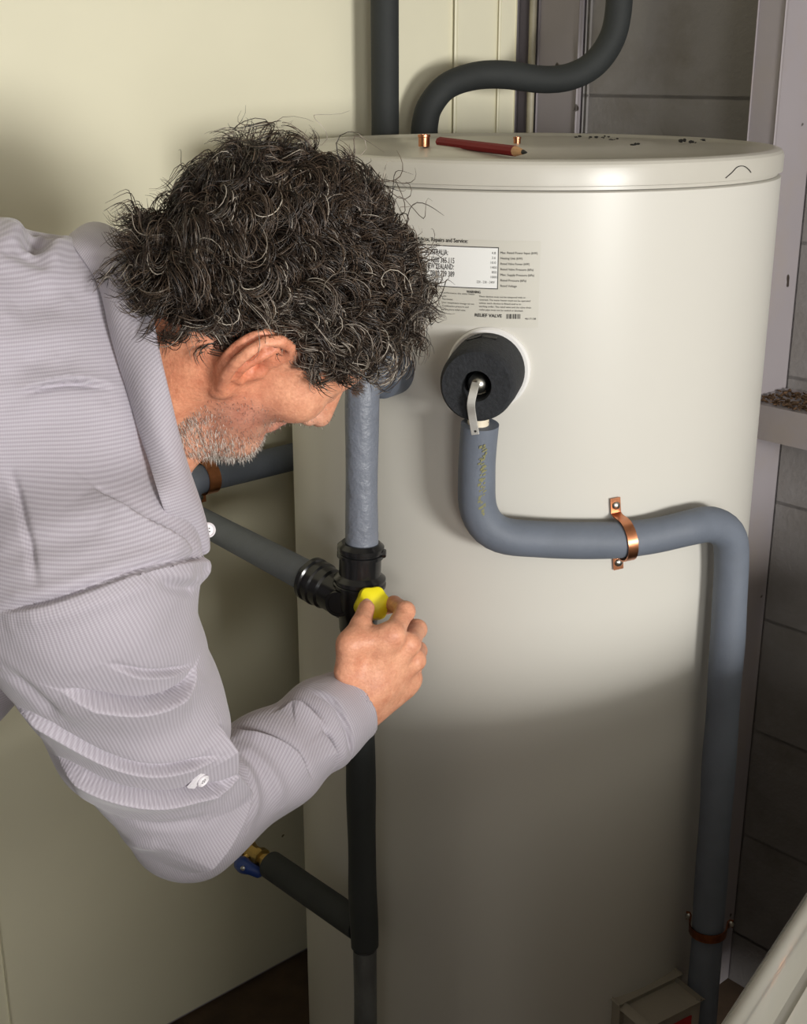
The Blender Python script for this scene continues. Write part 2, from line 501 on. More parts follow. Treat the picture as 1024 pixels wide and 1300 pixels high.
# things lying on the lid
def on_plane(px, py, z):
    d = ray(px, py); t = (z-CAMZ)/d[2]
    return np.array([0, 0, CAMZ])+t*d
zl = TT+.0005
a = on_plane(558, 180, zl+.004); b = on_plane(668, 193.5, zl+.004)
dP = nrm(b-a); Lp = np.linalg.norm(b-a)
pen = empty('carpenter_pencil', (a[0], a[1], zl))
tag(pen, 'red carpenter pencil with a sharpened tip lying on the heater lid', 'pencil')
V, Fc = tube_geo([a, b-dP*.026], .0058, 8)
o = mesh_obj('shaft', V, Fc, M['pencil'], pen, smooth=False)
lathe('sharpened_wood', b-dP*.026, dP, [(0, 0), (.0056, 0), (.0026, .018), (0, .018)], M['wood'], pen, 10)
lathe('lead', b-dP*.008, dP, [(0, 0), (.0026, 0), (.0008, .0085), (0, .009)], M['black'], pen, 10)
for k, (px, py, r, h, lb) in enumerate([(538, 186, .0068, .014, 'short copper pipe offcut standing at the blunt end of the red pencil'),
                                        (656, 183.5, .0045, .009, 'tiny copper pipe offcut standing behind the tip of the red pencil')]):
    p = on_plane(px, py, zl)
    c = lathe('copper_offcut', p, (0, 0, 1), [(r*.8, 0), (r, 0), (r, h*.75), (r*1.12, h*.8), (r*1.12, h), (r*.8, h), (r*.78, .002)], M['copper'], None, 20)
    tag(c, lb, 'copper pipe', 'copper offcuts on the heater lid')
def lid_spots():
    L = [(865, 178), (880, 180), (893, 178), (868, 179), (806, 183), (735, 174), (752, 175), (768, 174), (780, 177)]
    px, py = random.choice(L)
    return on_plane(px+random.uniform(-5, 5), py+random.uniform(-1.2, 1.2), TT+.0018)
clutter('crumbs', 46, lid_spots, .0034, M['black'], 'dark crumbs scattered along the back of the heater lid', 'debris')

# a thin curled strand stuck to the rim of the lid
st = [pixcyl(x_, y_, TR+.0024) for x_, y_ in ((921, 226), (929, 219), (936, 212), (944, 211), (950, 215), (953, 219))]
tag(tube('stray_strand', catmull(st, 6), .00045, M['black'], None, 6), 'thin dark curled strand stuck on the heater rim at the right', 'strand')

# ------------------------------------------------------------------ plumbing
def insulated_pipe(name, pts, rad, matl, label, wob=True, sides=28, step=.008, ends=None, group=None, parts=()):
    P = resample(pts, step)
    ph = rng.uniform(0, 6.28, 4)
    def w(t, a):
        L = len(P)*step
        return 0.018*np.sin(t*L*38+ph[0]+0*a)+0.012*np.sin(2*a+t*L*30+ph[1])+0.008*np.sin(3*a+ph[2]-t*L*55)
    root = empty(name, P[-1] if P[-1][2] < P[0][2] else P[0])
    tube('lagging', P, rad, matl, root, sides, True, w if wob else None)
    # copper tube showing in the middle of both ends
    for e, d in ((P[0], nrm(P[0]-P[1])), (P[-1], nrm(P[-1]-P[-2]))):
        tube('copper_core', [e-d*.02, e+d*.004], .0095, M['coppold'], root, 16)
    tag(root, label, 'pipe', group)
    return root
def off(px, py, d):      # point above the tank surface that shows at this photo position
    return pixcyl(px, py, TR+d)

# relief drain pipe running across and down the tank
drain_pts = [off(609, 538, .050), off(606, 650, .042), off(628, 681, .036), off(700, 685, .026), off(792, 684, .026), off(868, 671, .028), off(900, 664, .035), off(928, 668, .05)]
dp = [off(609, 538, .052), off(605, 600, .045), off(608, 650, .040), off(634, 678, .034), off(690, 685, .027), off(760, 686, .024), off(792, 685, .023), off(830, 680, .025), off(870, 671, .032)]
dp = catmull(dp, 8)
Yv = 1.565
cpts = [dp[-1], pix(902, 666, 1.425), pix(924, 680, 1.440), pix(928, 715, 1.445), pix(924, 800, 1.446)]
dp = dp[:-1]+catmull(cpts, 8)+[pix(913, 960, 1.447), pix(902, 1120, 1.448), pix(898, 1180, 1.448), pix(889, 1300, 1.448), pix(885, 1345, 1.448)]
zend = dp[-1]
dp.append(np.array([zend[0]-.003, zend[1], 0.03]))
pipe1 = insulated_pipe('relief_drain_pipe', dp, .0208, M['foamgrey'], 'grey lagged drain pipe bending across and down the right of the heater', sides=32)

# faded yellow print down the first length of the drain pipe
bm = bmesh.new()
M['yprint'] = mat('faded_yellow_print', srgb(126, 124, 86), .7)
Pp = resample(dp, .004)
for i in range(4, 26):
    c_ = Pp[i]; ax_ = nrm(Pp[i+1]-Pp[i-1]); view = nrm(np.array([0, 0, CAMZ])-c_); view = nrm(view-ax_*(view @ ax_)); sd = np.cross(ax_, view)
    for k in range(2):
        th_ = -.28+random.uniform(-.16, .16); w_ = random.uniform(.0008, .0022); l_ = random.uniform(.0006, .0016)
        o2 = c_+ax_*random.uniform(-.002, .002)
        q4 = []
        for da, dt in ((-l_, -w_), (l_, -w_), (l_, w_), (-l_, w_)):
            an_ = th_+dt/.0208
            q4.append(bm.verts.new(tuple(o2+ax_*(da+dt*.5)+(view*math.cos(an_)+sd*math.sin(an_))*.02165)))
        bm.faces.new(q4)
yp = bm_obj('faded_print', bm, M['yprint'], pipe1); yp['kind'] = 'stuff'

def saddle_clip(name, p, along, outward, R, label, material, wide=.012, tab=.022, parts=True):
    """two-eared saddle over a pipe; p = pipe centre, along = pipe direction, outward = away from the wall"""
    ax = nrm(along); n = nrm(outward - ax*(outward @ ax)); t = np.cross(ax, n)
    root = empty(name, p - n*R)
    prof = []
    base = -R*0.92
    prof += [(-R-tab, base), (-R-.004, base), (-R-.001, base+.006)]
    for k in range(0, 13):
        a_ = math.pi - math.pi*k/12
        prof.append((R*1.05*math.cos(a_), R*1.05*math.sin(a_)*1.0))
    prof += [(R+.001, base+.006), (R+.004, base), (R+tab, base)]
    V = []; Fc = []
    th = .0016
    PP = np.array(prof); 
    G = np.gradient(PP, axis=0); G /= np.linalg.norm(G, axis=1)[:, None]
    Nn = np.stack([-G[:, 1], G[:, 0]], 1)
    m = len(PP)
    for i in range(m):
        w = wide*.5
        for (s, o_) in ((-1, 0), (1, 0), (1, 1), (-1, 1)):
            q = PP[i]+Nn[i]*th*o_
            V.append(p + t*q[0] + n*q[1] + ax*w*s)
    for i in range(m-1):
        for j in range(4):
            j2 = (j+1) % 4
            Fc.append((4*i+j, 4*i+j2, 4*i+4+j2, 4*i+4+j))
    Fc += [(3, 2, 1, 0), tuple(4*(m-1)+j for j in range(4))]
    bm = bmesh.new(); vs = [bm.verts.new(tuple(v)) for v in V]
    for f in Fc: bm.faces.new([vs[i] for i in f])
    bmesh.ops.recalc_face_normals(bm, faces=bm.faces)
    bm_obj('strap', bm, material, root, True, 40)
    for s in (-1, 1):
        lathe('screw', p+t*s*(R+tab*.6)+n*(base+th), n, [(0, 0), (.0048, 0), (.0046, .0016), (.003, .003), (0, .0034)], M['steel'], root, 14)
    tag(root, label, 'pipe clip')
    return root
def path_at(P, px):
    """nearest path point whose projection has this photo x (first match) and its direction"""
    P = resample(P, .004)
    u = np.array([512+F_PX*q[0]/(q[1]*CT-(q[2]-CAMZ)*ST) for q in P])
    i = int(np.argmin(abs(u-px[0]) + abs(np.array([650-F_PX*(q[1]*ST+(q[2]-CAMZ)*CT)/(q[1]*CT-(q[2]-CAMZ)*ST) for q in P])-px[1])))
    i = min(max(i, 1), len(P)-2)
    return P[i], nrm(P[i+1]-P[i-1])
p, d = path_at(dp, (793, 685))
d = nrm(d + np.array([0, 0, .12]))
saddle_clip('pipe_clip', p, d, cyl_norm(p), .0222, 'bright copper saddle clip on the level run of the drain pipe', M['copper'])
p, d = path_at(dp, (900, 1180))
saddle_clip('pipe_clip', p, d, nrm(np.array([-.35, -1, 0])), .0222, 'tarnished copper saddle clip low on the drain pipe', M['coppold'], tab=.009)

# relief valve in a thick black foam collar
pv = pixcyl(620, 468); nv, tv, uv_ = radial_axes(pv)
rv = empty('relief_valve', pv)
tag(rv, 'pressure relief valve in thick black foam with a steel lever', 'relief valve')
lathe('backing_ring', pv-nv*.004, nv, [(0, 0), (.0462, 0), (.0462, .006), (.044, .009), (0, .009)], M['whiteplastic'], rv, 48)
FL = .082
lathe('foam_collar', pv+nv*.004, nv, [(.013, 0), (.0405, 0), (.0412, .004), (.0412, .04), (.040, FL-.012), (.0382, FL-.003), (.036, FL), (.0165, FL), (.0155, FL-.003), (.0145, FL-.03), (.013, FL-.03)], M['foamblack'], rv, 48)
for an_ in (-.30, .12):
    rd_ = uv_*math.cos(an_)+tv*math.sin(an_); tg_ = tv*math.cos(an_)-uv_*math.sin(an_)
    obox('slot', pv+nv*.030+rd_*.0407, (tg_, nv, rd_), (.0072, .0050, .0012), M['black'], rv, .0008)
face = pv+nv*(.004+FL)
lathe('valve_stem', face-nv*.024, nv, [(0, 0), (.0105, 0), (.0105, .014), (.0085, .0175), (.004, .020), (0, .021)], M['steel'], rv, 24)
lv = [face+nv*.0005+uv_*.004+tv*.000, face+nv*.008-uv_*.003-tv*.001, face+nv*.011-uv_*.016-tv*.003, face+nv*.008-uv_*.030-tv*.002, face+nv*.007-uv_*.050+tv*.0015]
def strap(name, pts, wide_ax, w, th, matl, parent):
    P = np.array(catmull(pts, 5)); T, _, _ = frames(P)
    V = []; Fc = []
    for i, q in enumerate(P):
        wa = nrm(wide_ax - T[i]*(wide_ax @ T[i])); nn = np.cross(T[i], wa)
        for sx, sy in ((-1, -1), (1, -1), (1, 1), (-1, 1)):
            V.append(q+wa*w*sx+nn*th*sy)
    for i in range(len(P)-1):
        for j in range(4):
            j2 = (j+1) % 4; Fc.append((4*i+j, 4*i+j2, 4*i+4+j2, 4*i+4+j))
    m = len(P)-1
    Fc += [(3, 2, 1, 0), (4*m, 4*m+1, 4*m+2, 4*m+3)]
    bm = bmesh.new(); vs = [bm.verts.new(tuple(v)) for v in V]
    for f in Fc: bm.faces.new([vs[i] for i in f])
    bmesh.ops.recalc_face_normals(bm, faces=bm.faces)
    bmesh.ops.bevel(bm, geom=[e for e in bm.edges if e.calc_length() > .002], offset=.0004, segments=1, affect='EDGES')
    return bm_obj(name, bm, matl, parent)
lev = strap('lever', lv, tv, .0042, .0012, M['lever'], rv)
lathe('lever_hole', lv[-1]+uv_*.004+nv*.0006, nv, [(0, 0), (.0014, 0), (.0014, .0008), (0, .0008)], M['black'], lev, 12)
q = off(607, 536, .052)
lathe('outlet_stub', q+np.array([0, 0, -.012]), (0, 0, 1), [(0, 0), (.0115, 0), (.0115, .02), (.009, .023), (.009, .05), (0, .05)], M['fitting'], rv, 20)

# hot outlet: vertical lagged pipe from the elbow at the tank to the mixing valve
YH = 1.385
ph = pixcyl(497, 468)
nh = cyl_norm(ph)
hot = [pix(459, 690, YH), pix(459, 560, YH), pix(460, 478, YH+.002), pix(474, 462, YH+.028), ph+nh*.03, ph+nh*.003]
hotp = fillet(hot, [.05, .03, .02, .02])
Ph = resample(hotp, .006)
hot_pipe = insulated_pipe('hot_outlet_pipe', hotp, .0186, M['foamwrinkle'], 'wrinkled grey lagged pipe standing between the face and the heater')
lathe('outlet_collar', ph-nh*.004, nh, [(0, 0), (.030, 0), (.030, .028), (.026, .032), (0, .032)], M['foamgrey'], hot_pipe, 36)

# black mixing valve with yellow adjusting cap
vb = pix(458, 688, YH); vb2 = pix(454, 803, YH)
mv = empty('mixing_valve', vb2)
tag(mv, 'black plastic mixing valve with a yellow cap on the vertical pipe', 'valve')
ax = nrm(vb-vb2); Lh = np.linalg.norm(vb-vb2)
def rr(px_): return px_/1640*1.50
prof = [(0, 0), (rr(22), 0), (rr(24), .006), (rr(25), .02), (rr(27), .024), (rr(31), .036), (rr(31), Lh*.52), (rr(33.5), Lh*.53), (rr(33.5), Lh*.56), (rr(31.5), Lh*.57), (rr(31.5), Lh*.585),
        (rr(33), Lh*.59), (rr(33), Lh*.615), (rr(28), Lh*.65), (rr(26.5), Lh*.66), (rr(26.5), Lh*.84), (rr(29.5), Lh*.85), (rr(29.5), Lh*.885), (rr(27.5), Lh*.895), (rr(27.5), Lh*.91), (rr(29.5), Lh*.92), (rr(29.5), Lh*.96), (rr(24), Lh*1.0), (0, Lh)]
lathe('body', vb2, ax, prof, M['blackplastic'], mv, 48, 30)
sc = pix(484, 702, YH-.004)
lathe('grub_screw', sc-np.array([.012, 0, 0]), (1, -.1, 0), [(0, 0), (.0052, 0), (.0052, .016), (.0042, .0175), (0, .0175)], M['blackplastic'], mv, 6)
bj0 = pix(440, 762, YH); bj1 = pix(394, 734, 1.425)
axb = nrm(bj1-bj0); Lb = np.linalg.norm(bj1-bj0)
lathe('side_port', bj0, axb, [(0, 0), (rr(25), 0), (rr(25), Lb*.45), (rr(27.5), Lb*.5), (rr(27.5), Lb*.66), (rr(29.5), Lb*.70), (rr(29.5), Lb*.80), (rr(27), Lb*.83), (rr(27), Lb*.88), (rr(29.5), Lb*.91), (rr(29.5), Lb*1.0), (rr(26), Lb*1.04), (0, Lb*1.04)], M['blackplastic'], mv, 40, 30)
bo = pix(433, 770, YH-.022)
lathe('boss', bo+np.array([0, .02, 0]), nrm(np.array([-.25, -1, .1])), [(0, 0), (.0155, 0), (.0155, .017), (.0145, .019), (.0115, .019), (.011, .0175), (0, .0175)], M['blackplastic'], mv, 28)
kc = pix(472, 767, YH-.034); kd = nrm(pix(479, 764, YH-.062)-pix(462, 775, YH))
# lobed cap
V = []; Fc = []
e1 = nrm(np.cross(kd, (0, 0, 1))); e2 = np.cross(kd, e1); ns = 56
pr = [(.0175, -.018), (.0186, -.004), (.0194, .0), (.0194, .007), (.0180, .0115), (.0135, .0140), (.004, .0148)]
for r, h in pr:
    for j in range(ns):
        t = 2*math.pi*j/ns
        k = 1+.055*math.cos(6*t)*(1 if r > .008 else .2)
        V.append(kc+kd*h+r*k*(math.cos(t)*e1+math.sin(t)*e2))
for i in range(len(pr)-1):
    for j in range(ns):
        j2 = (j+1) % ns; Fc.append((i*ns+j, i*ns+j2, (i+1)*ns+j2, (i+1)*ns+j))
Fc.append(tuple((len(pr)-1)*ns+j for j in range(ns))); Fc.append(tuple(range(ns-1, -1, -1)))
kn = mesh_obj('adjusting_cap', V, Fc, M['yellow'], mv); kn.data.set_sharp_from_angle(angle=math.radians(40)); kn['label'] = 'yellow lobed cap'
lathe('cap_neck', kc-kd*.034, kd, [(0, 0), (.0125, 0), (.0125, .02), (0, .02)], M['blackplastic'], mv, 24)

# pipe level along the left wall with its clip, elbow going down
wp0 = pix(375, 578, 1.955)
# keep it parallel to the wall
def wall_pt(px, py, o):
    d = ray(px, py); c0 = np.array([0, 0, CAMZ]); nB = -ER
    t = (o - (c0-K) @ nB) / (d @ nB)
    return c0+t*d
w1 = wall_pt(372, 577, .045); w2 = wall_pt(262, 606, .045); w3 = wall_pt(236, 614, .045)
zc_ = w2[2]
dirw = nrm(w3-w1); dirw[2] = 0; dirw = nrm(dirw)
w1[2] = zc_
wA = w1 - dirw*.30; wB = w1 + dirw*np.linalg.norm((w3-w1)[:2])
wC = wB + np.array([0, 0, -.045])
insulated_pipe('wall_pipe', fillet([wA, wB, wC], .03), .0215, M['foamgrey'], 'dark grey lagged pipe running level along the cream wall below the chin', wob=False)
p = w1 + dirw*(np.linalg.norm((w2-w1)[:2])+.0)
saddle_clip('pipe_clip', p, dirw, -ER, .0228, 'copper saddle clip on the wall pipe below the chin', M['copper'], wide=.02)

br_end = wC+np.array([0, 0, -.004])
insulated_pipe('branch_pipe', [bj1, br_end-ER*.0], .0192, M['foamgrey'], 'straight grey lagged branch pipe slanting from the wall to the mixing valve', wob=False)

# cold feed: black lagging below the valve, taped lower length
YC = 1.385
cold = [pix(456, 806, YC), pix(458, 1000, YC), pix(460, 1130, YC), pix(463, 1200, YC)]
insulated_pipe('cold_feed_pipe', cold, [0.0185]*1 and .0178, M['foamdark'], 'black lagged pipe dropping straight below the mixing valve', wob=True)
taped_end = pix(463, 1310, YC)
tp = insulated_pipe('taped_pipe', [pix(463, 1204, YC), pix(464, 1310, YC), np.array([taped_end[0], YC, .03])], .0150, M['tape'], 'pipe wrapped in scuffed grey tape below the black lagging')
# angled feed from the wall stop valve
f0 = pix(344, 1098, 1.545); f1 = pix(457, 1176, YC+.012)
insulated_pipe('feed_pipe', [f0, f1], .0195, M['foamdark'], 'short charcoal lagged pipe between the brass stop valve and the black pipe', wob=False)
dd = nrm(f0-f1)
sv = empty('stop_valve', f0)
tag(sv, 'brass stop valve with a blue handle under the elbow', 'valve')
lathe('brass_body', f0-dd*.004, dd, [(0, 0), (.011, 0), (.011, .006), (.0125, .006), (.0125, .016), (.010, .018), (.010, .022), (.0145, .024), (.0145, .034), (.011, .037), (.011, .055), (.014, .057), (.014, .066), (.010, .068), (.010, .20), (0, .20)], M['brass'], sv, 8, 20)
hc = f0+dd*.046
hpts = [hc+np.array([-.004, -.016, -.004]), hc+np.array([.0, -.026, -.008]), hc+np.array([.014, -.031, -.014]), hc+np.array([.036, -.033, -.024])]
hpts = [pix(306, 1096, hc[1]-.016), pix(311, 1100, hc[1]-.028), pix(318, 1103, hc[1]-.034), pix(333, 1110, hc[1]-.036)]
tube('handle', resample(catmull(hpts, 6), .002), np.interp(np.linspace(0, 1, len(resample(catmull(hpts, 6), .002))), [0, .25, .6, .92, 1], [.011, .0115, .0085, .0075, .004]), M['blue'], sv, 20)
lathe('handle_screw', hpts[1]+np.array([-.001, -.009, .004]), (-.2, -1, .35), [(0, 0), (.0035, 0), (.0033, .004), (0, .005)], M['steel'], sv, 12)
lathe('valve_stem', hc, hpts[0]-hc, [(0, 0), (.006, 0), (.006, .02), (0, .02)], M['brass'], sv, 14)

# two black lagged pipes rising behind the heater
c1 = pix(488.5, 100, 2.035)
rising = [np.array([c1[0], c1[1], .05]), np.array([c1[0], c1[1], 2.40])]
insulated_pipe('rising_pipe', rising, .0208, M['foamdark'], 'straight black lagged pipe rising on the cream wall behind the heater', wob=False)
YS = 2.10
s0 = pix(538, 168, YS)
sp = [np.array([s0[0], s0[1], .9]), np.array([s0[0], s0[1], s0[2]-.06])] + catmull([pix(538.5, 160, YS), pix(545, 136, YS), pix(566, 110, YS), pix(600, 97, YS), pix(640, 95, YS), pix(690, 101, YS), pix(725, 97, YS), pix(755, 80, YS), pix(777, 48, YS), pix(785, 10, YS), pix(786, -40, YS)], 8)
se = sp[-1]
sp.append(np.array([se[0], se[1], 2.40]))
insulated_pipe('curved_pipe', sp, .0205, M['foamdark'], 'black lagged pipe in an S bend above the back of the heater', wob=True)

# ------------------------------------------------------------------ the parked car: front end only reaches into the frame
car = empty('car', room(1.0, 1.6, 0))
tag(car, 'silver car bonnet corner at the lower right edge', 'car')
M['gap'] = M['black']
A0, A1 = .15, 1.66
def nose_b(a):      # plan shape of the nose
    s = (a-(A0+A1)/2)/((A1-A0)/2)
    return 1.160+.24*(a-.95)+.16*max(0, abs(s)-.25)**2+.25*max(0, abs(s)-.82)**2*6
ZE = .905
# profile from the floor of the bumper up over the rounded edge and back along the bonnet: (b offset, z)
lower = [(.10, .22), (.03, .30), (-.015, .42), (-.02, .58), (-.012, .74), (.0, ZE-.06), (.008, ZE-.027), (.020, ZE-.009), (.036, ZE-.001), (.050, ZE+.002)]
bon = [(.056, ZE-.004), (.0575, ZE+.003), (.062, ZE+.005), (.11, ZE+.014), (.18, ZE+.026), (.3, ZE+.044), (.5, ZE+.066), (.8, ZE+.090), (1.05, ZE+.104)]
wing_a = .46
def car_sheet(name, prof, a0, a1, n, th=.02, matl='car', edge=0):
    bm = bmesh.new(); rows = []
    for i in range(n+1):
        a_ = a0+(a1-a0)*i/n
        s = abs((a_-(A0+A1)/2)/((A1-A0)/2))
        drop = .10*max(0, s-.80)**2*12
        rows.append([bm.verts.new(tuple(room(a_, nose_b(a_)+pb*(1 if pb > 0.2 else 1), pz-drop*(pz > .5)*min(1, (pz-.4)/.4)))) for pb, pz in prof])
    for i in range(n):
        for j in range(len(prof)-1):
            bm.faces.new((rows[i][j], rows[i][j+1], rows[i+1][j+1], rows[i+1][j]))
    g = bmesh.ops.extrude_face_region(bm, geom=list(bm.faces))
    vs = [e for e in g['geom'] if isinstance(e, bmesh.types.BMVert)]
    cen = Vector(room((A0+A1)/2, 1.9, .45))
    for v in vs:
        d = (cen-v.co); v.co += d.normalized()*th
    bmesh.ops.recalc_face_normals(bm, faces=bm.faces)
    return bm_obj(name, bm, M[matl], car, True, 40)
car_sheet('bumper', lower, .775, A1, 26)
car_sheet('wing', lower, A0, .772, 16)
car_sheet('bonnet', bon, A0+.03, A1-.03, 30)
car_sheet('shut_gap', [(.04, ZE-.012), (.07, ZE-.006)], A0+.05, A1-.05, 20, .01, 'black')
for sgn, a_ in ((0, A0+.03), (1, A1-.03)):
    bm = bmesh.new()
    pr = [(.07, .35), (.07, .80), (.5, .86), (1.05, .9), (1.05, .35)]
    v0 = [bm.verts.new(tuple(room(a_, nose_b(a_)+pb+.06, pz-.05))) for pb, pz in pr]
    f = bm.faces.new(v0)
    g = bmesh.ops.extrude_face_region(bm, geom=[f])
    for v in [e for e in g['geom'] if isinstance(e, bmesh.types.BMVert)]:
        v.co += Vector(-EL)*(.05 if sgn == 0 else -.05)
    bmesh.ops.recalc_face_normals(bm, faces=bm.faces)
    bm_obj('side_panel', bm, M['car'], car)
for a_ in (A0+.12, A1-.12):
    whc = room(a_, 1.85, .30)
    w_ = lathe('wheel', whc+EL*.09, -EL, [(0, 0), (.18, 0), (.19, .02), (.27, .02), (.30, .05), (.30, .14), (.27, .18), (.19, .18), (.17, .15), (0, .15)], M['black'], car, 40)

# ------------------------------------------------------------------ implicit surfaces for the person
def v3(*a): return np.array(a, np.float32)
def smin(a, b, k):
    h = np.clip(0.5+0.5*(b-a)/k, 0, 1)
    return b*(1-h)+a*h-k*h*(1-h)
def smax(a, b, k): return -smin(-a, -b, k)
def rcone(P, a, b, r1, r2):
    """capsule whose radius changes from r1 to r2"""
    a = np.asarray(a, np.float32); b = np.asarray(b, np.float32)
    ab = b-a; t = np.clip(((P-a) @ ab)/(ab @ ab), 0, 1)
    return np.linalg.norm(P-a-t[:, None]*ab, axis=1)-(r1+(r2-r1)*t)
def sph(P, c, r): return np.linalg.norm(P-np.asarray(c, np.float32), axis=1)-r
def ell(P, c, r, R=None):
    """ellipsoid; R columns = its axes"""
    q = P-np.asarray(c, np.float32)
    if R is not None: q = q @ np.asarray(R, np.float32)
    r = np.asarray(r, np.float32)
    k0 = np.linalg.norm(q/r, axis=1); k1 = np.linalg.norm(q/(r*r), axis=1)
    return k0*(k0-1)/(k1+1e-9)
def chain(P, pts, rads, k=0.0):
    d = None
    for i in range(len(pts)-1):
        e = rcone(P, pts[i], pts[i+1], rads[i], rads[i+1])
        d = e if d is None else (smin(d, e, k) if k > 0 else np.minimum(d, e))
    return d
def polydist(P, pts):
    d = None
    for i in range(len(pts)-1):
        a = pts[i].astype(np.float32); ab = (pts[i+1]-pts[i]).astype(np.float32)
        t = np.clip(((P-a) @ ab)/(ab @ ab+1e-12), 0, 1)
        e = np.linalg.norm(P-a-t[:, None]*ab, axis=1)
        d = e if d is None else np.minimum(d, e)
    return d
def ev(f, P, chunk=200000):
    return np.concatenate([f(P[i:i+chunk]) for i in range(0, len(P), chunk)]) if len(P) else np.zeros(0, np.float32)
def surface(f, lo, hi, h, project=2, B=8):
    """surface nets on a sparsely evaluated grid"""
    lo = np.asarray(lo, np.float32); n = np.ceil((np.asarray(hi)-lo)/h/B).astype(int)*B
    nb = n//B
    bi = np.stack(np.meshgrid(*[np.arange(k) for k in nb], indexing='ij'), -1).reshape(-1, 3)
    bc = lo+(bi+.5)*B*h
    d = ev(f, bc.astype(np.float32))
    act = np.abs(d) < B*h*1.35
    D = np.repeat(np.repeat(np.repeat(np.where(d < 0, -1, 1).astype(np.float32).reshape(nb), B, 0), B, 1), B, 2)
    off_ = np.stack(np.meshgrid(np.arange(B), np.arange(B), np.arange(B), indexing='ij'), -1).reshape(-1, 3)
    ids = (bi[act][:, None]*B+off_[None]).reshape(-1, 3)
    D[ids[:, 0], ids[:, 1], ids[:, 2]] = ev(f, (lo+ids*np.float32(h)).astype(np.float32))
    S = D < 0
    c = [S[i:n[0]-1+i, j:n[1]-1+j, k:n[2]-1+k] for i in (0, 1) for j in (0, 1) for k in (0, 1)]
    anyv = c[0].copy(); allv = c[0].copy()
    for q in c[1:]: anyv |= q; allv &= q
    cells = np.argwhere(anyv & ~allv)
    idx = np.full(tuple(n-1), -1, np.int32); idx[cells[:, 0], cells[:, 1], cells[:, 2]] = np.arange(len(cells))
    acc = np.zeros((len(cells), 3)); cnt = np.zeros(len(cells))
    cor = [(i, j, k) for i in (0, 1) for j in (0, 1) for k in (0, 1)]
    val = {q: D[cells[:, 0]+q[0], cells[:, 1]+q[1], cells[:, 2]+q[2]] for q in cor}
    for a in cor:
        for ax in range(3):
            if a[ax] == 0:
                b = list(a); b[ax] = 1; b = tuple(b)
                va, vb_ = val[a], val[b]
                m = (va < 0) != (vb_ < 0)
                t = va[m]/(va[m]-vb_[m])
                p = np.tile(np.array(a, float), (m.sum(), 1)); p[:, ax] = t
                acc[m] += p; cnt[m] += 1
    V = (lo+(cells+acc/cnt[:, None])*h).astype(np.float32)
    quads = []
    for ax in range(3):
        u, w = (ax+1) % 3, (ax+2) % 3
        sl0 = [slice(1, n[0]-1), slice(1, n[1]-1), slice(1, n[2]-1)]; sl1 = list(sl0)
        sl0[ax] = slice(1, n[ax]-1); sl1[ax] = slice(2, n[ax])
        s0 = S[tuple(sl0)]; s1 = S[tuple(sl1)]
        E = np.argwhere(s0 != s1)+1
        inside = S[E[:, 0], E[:, 1], E[:, 2]]
        def cell(du, dw):
            q = E.copy(); q[:, u] -= du; q[:, w] -= dw
            return idx[q[:, 0], np.minimum(q[:, 1], n[1]-2), np.minimum(q[:, 2], n[2]-2)] if False else idx[np.minimum(q[:, 0], n[0]-2), np.minimum(q[:, 1], n[1]-2), np.minimum(q[:, 2], n[2]-2)]
        Q = np.stack([cell(1, 1), cell(0, 1), cell(0, 0), cell(1, 0)], 1)
        Q[~inside] = Q[~inside][:, ::-1]
        quads.append(Q)
    Q = np.concatenate(quads); Q = Q[(Q >= 0).all(1)]
    for _ in range(project):
        d = ev(f, V); G = grad(f, V, d0=d)
        V = V-np.clip(d, -h, h)[:, None]*G
    return V.astype(np.float32), Q
def grad(f, V, e=.0008, d0=None):
    G = np.zeros_like(V)
    if d0 is None: d0 = ev(f, V)
    for k in range(3):
        o_ = np.zeros(3, np.float32); o_[k] = e
        G[:, k] = ev(f, V+o_)-d0
    return G/np.maximum(np.linalg.norm(G, axis=1)[:, None], 1e-9)
def trace(f, px, py, t0=.6, t1=1.9):
    d = ray(px, py); o_ = np.array([0, 0, CAMZ]); t = t0
    for _ in range(90):
        q = f((o_+t*d)[None].astype(np.float32))[0]
        if q < .0004 or t > t1: break
        t += q*.8
    return (o_+t*d), t < t1

# camera axes, used to pose the figure against the photograph
CX = np.array([1.0, 0, 0]); CU = np.array([0, ST, CT]); CF = np.array([0, CT, -ST])

# ---- head frame: right ear towards the viewer, face down and turned away
tau = math.radians(32); rho = math.radians(24)
f2 = nrm(.69*CX-.72*CU)
HF = nrm(math.cos(tau)*f2+math.sin(tau)*CF)
u2 = nrm(math.cos(rho)*(.72*CX+.69*CU)-math.sin(rho)*CF)
HU = nrm(u2 - HF*(u2 @ HF)); HR = np.cross(HF, HU)
HM = np.stack([HR, HF, HU], 1)
EAR = pix(325, 462, 1.035)
HO = EAR-HR*.074
def hw(x, y, z): return HO+HM @ np.array([x, y, z])

NB = pix(112, 492, 1.10)            # base of the neck
SHR = pix(98, 752, .985)            # right shoulder joint
ELB = pix(238, 1042, 1.12)         # right elbow
WRI = pix(447, 893, 1.285)          # right wrist
SHL = NB+np.array([-.05, .17, -.05])
CH = np.array([-.40, 1.085, 1.295]); MI = np.array([-.60, 1.03, 1.25]); PE = np.array([-.80, .95, 1.06])
ELL_ = SHL+np.array([-.10, .10, -.28]); WRL = np.array([-.62, 1.14, .74])

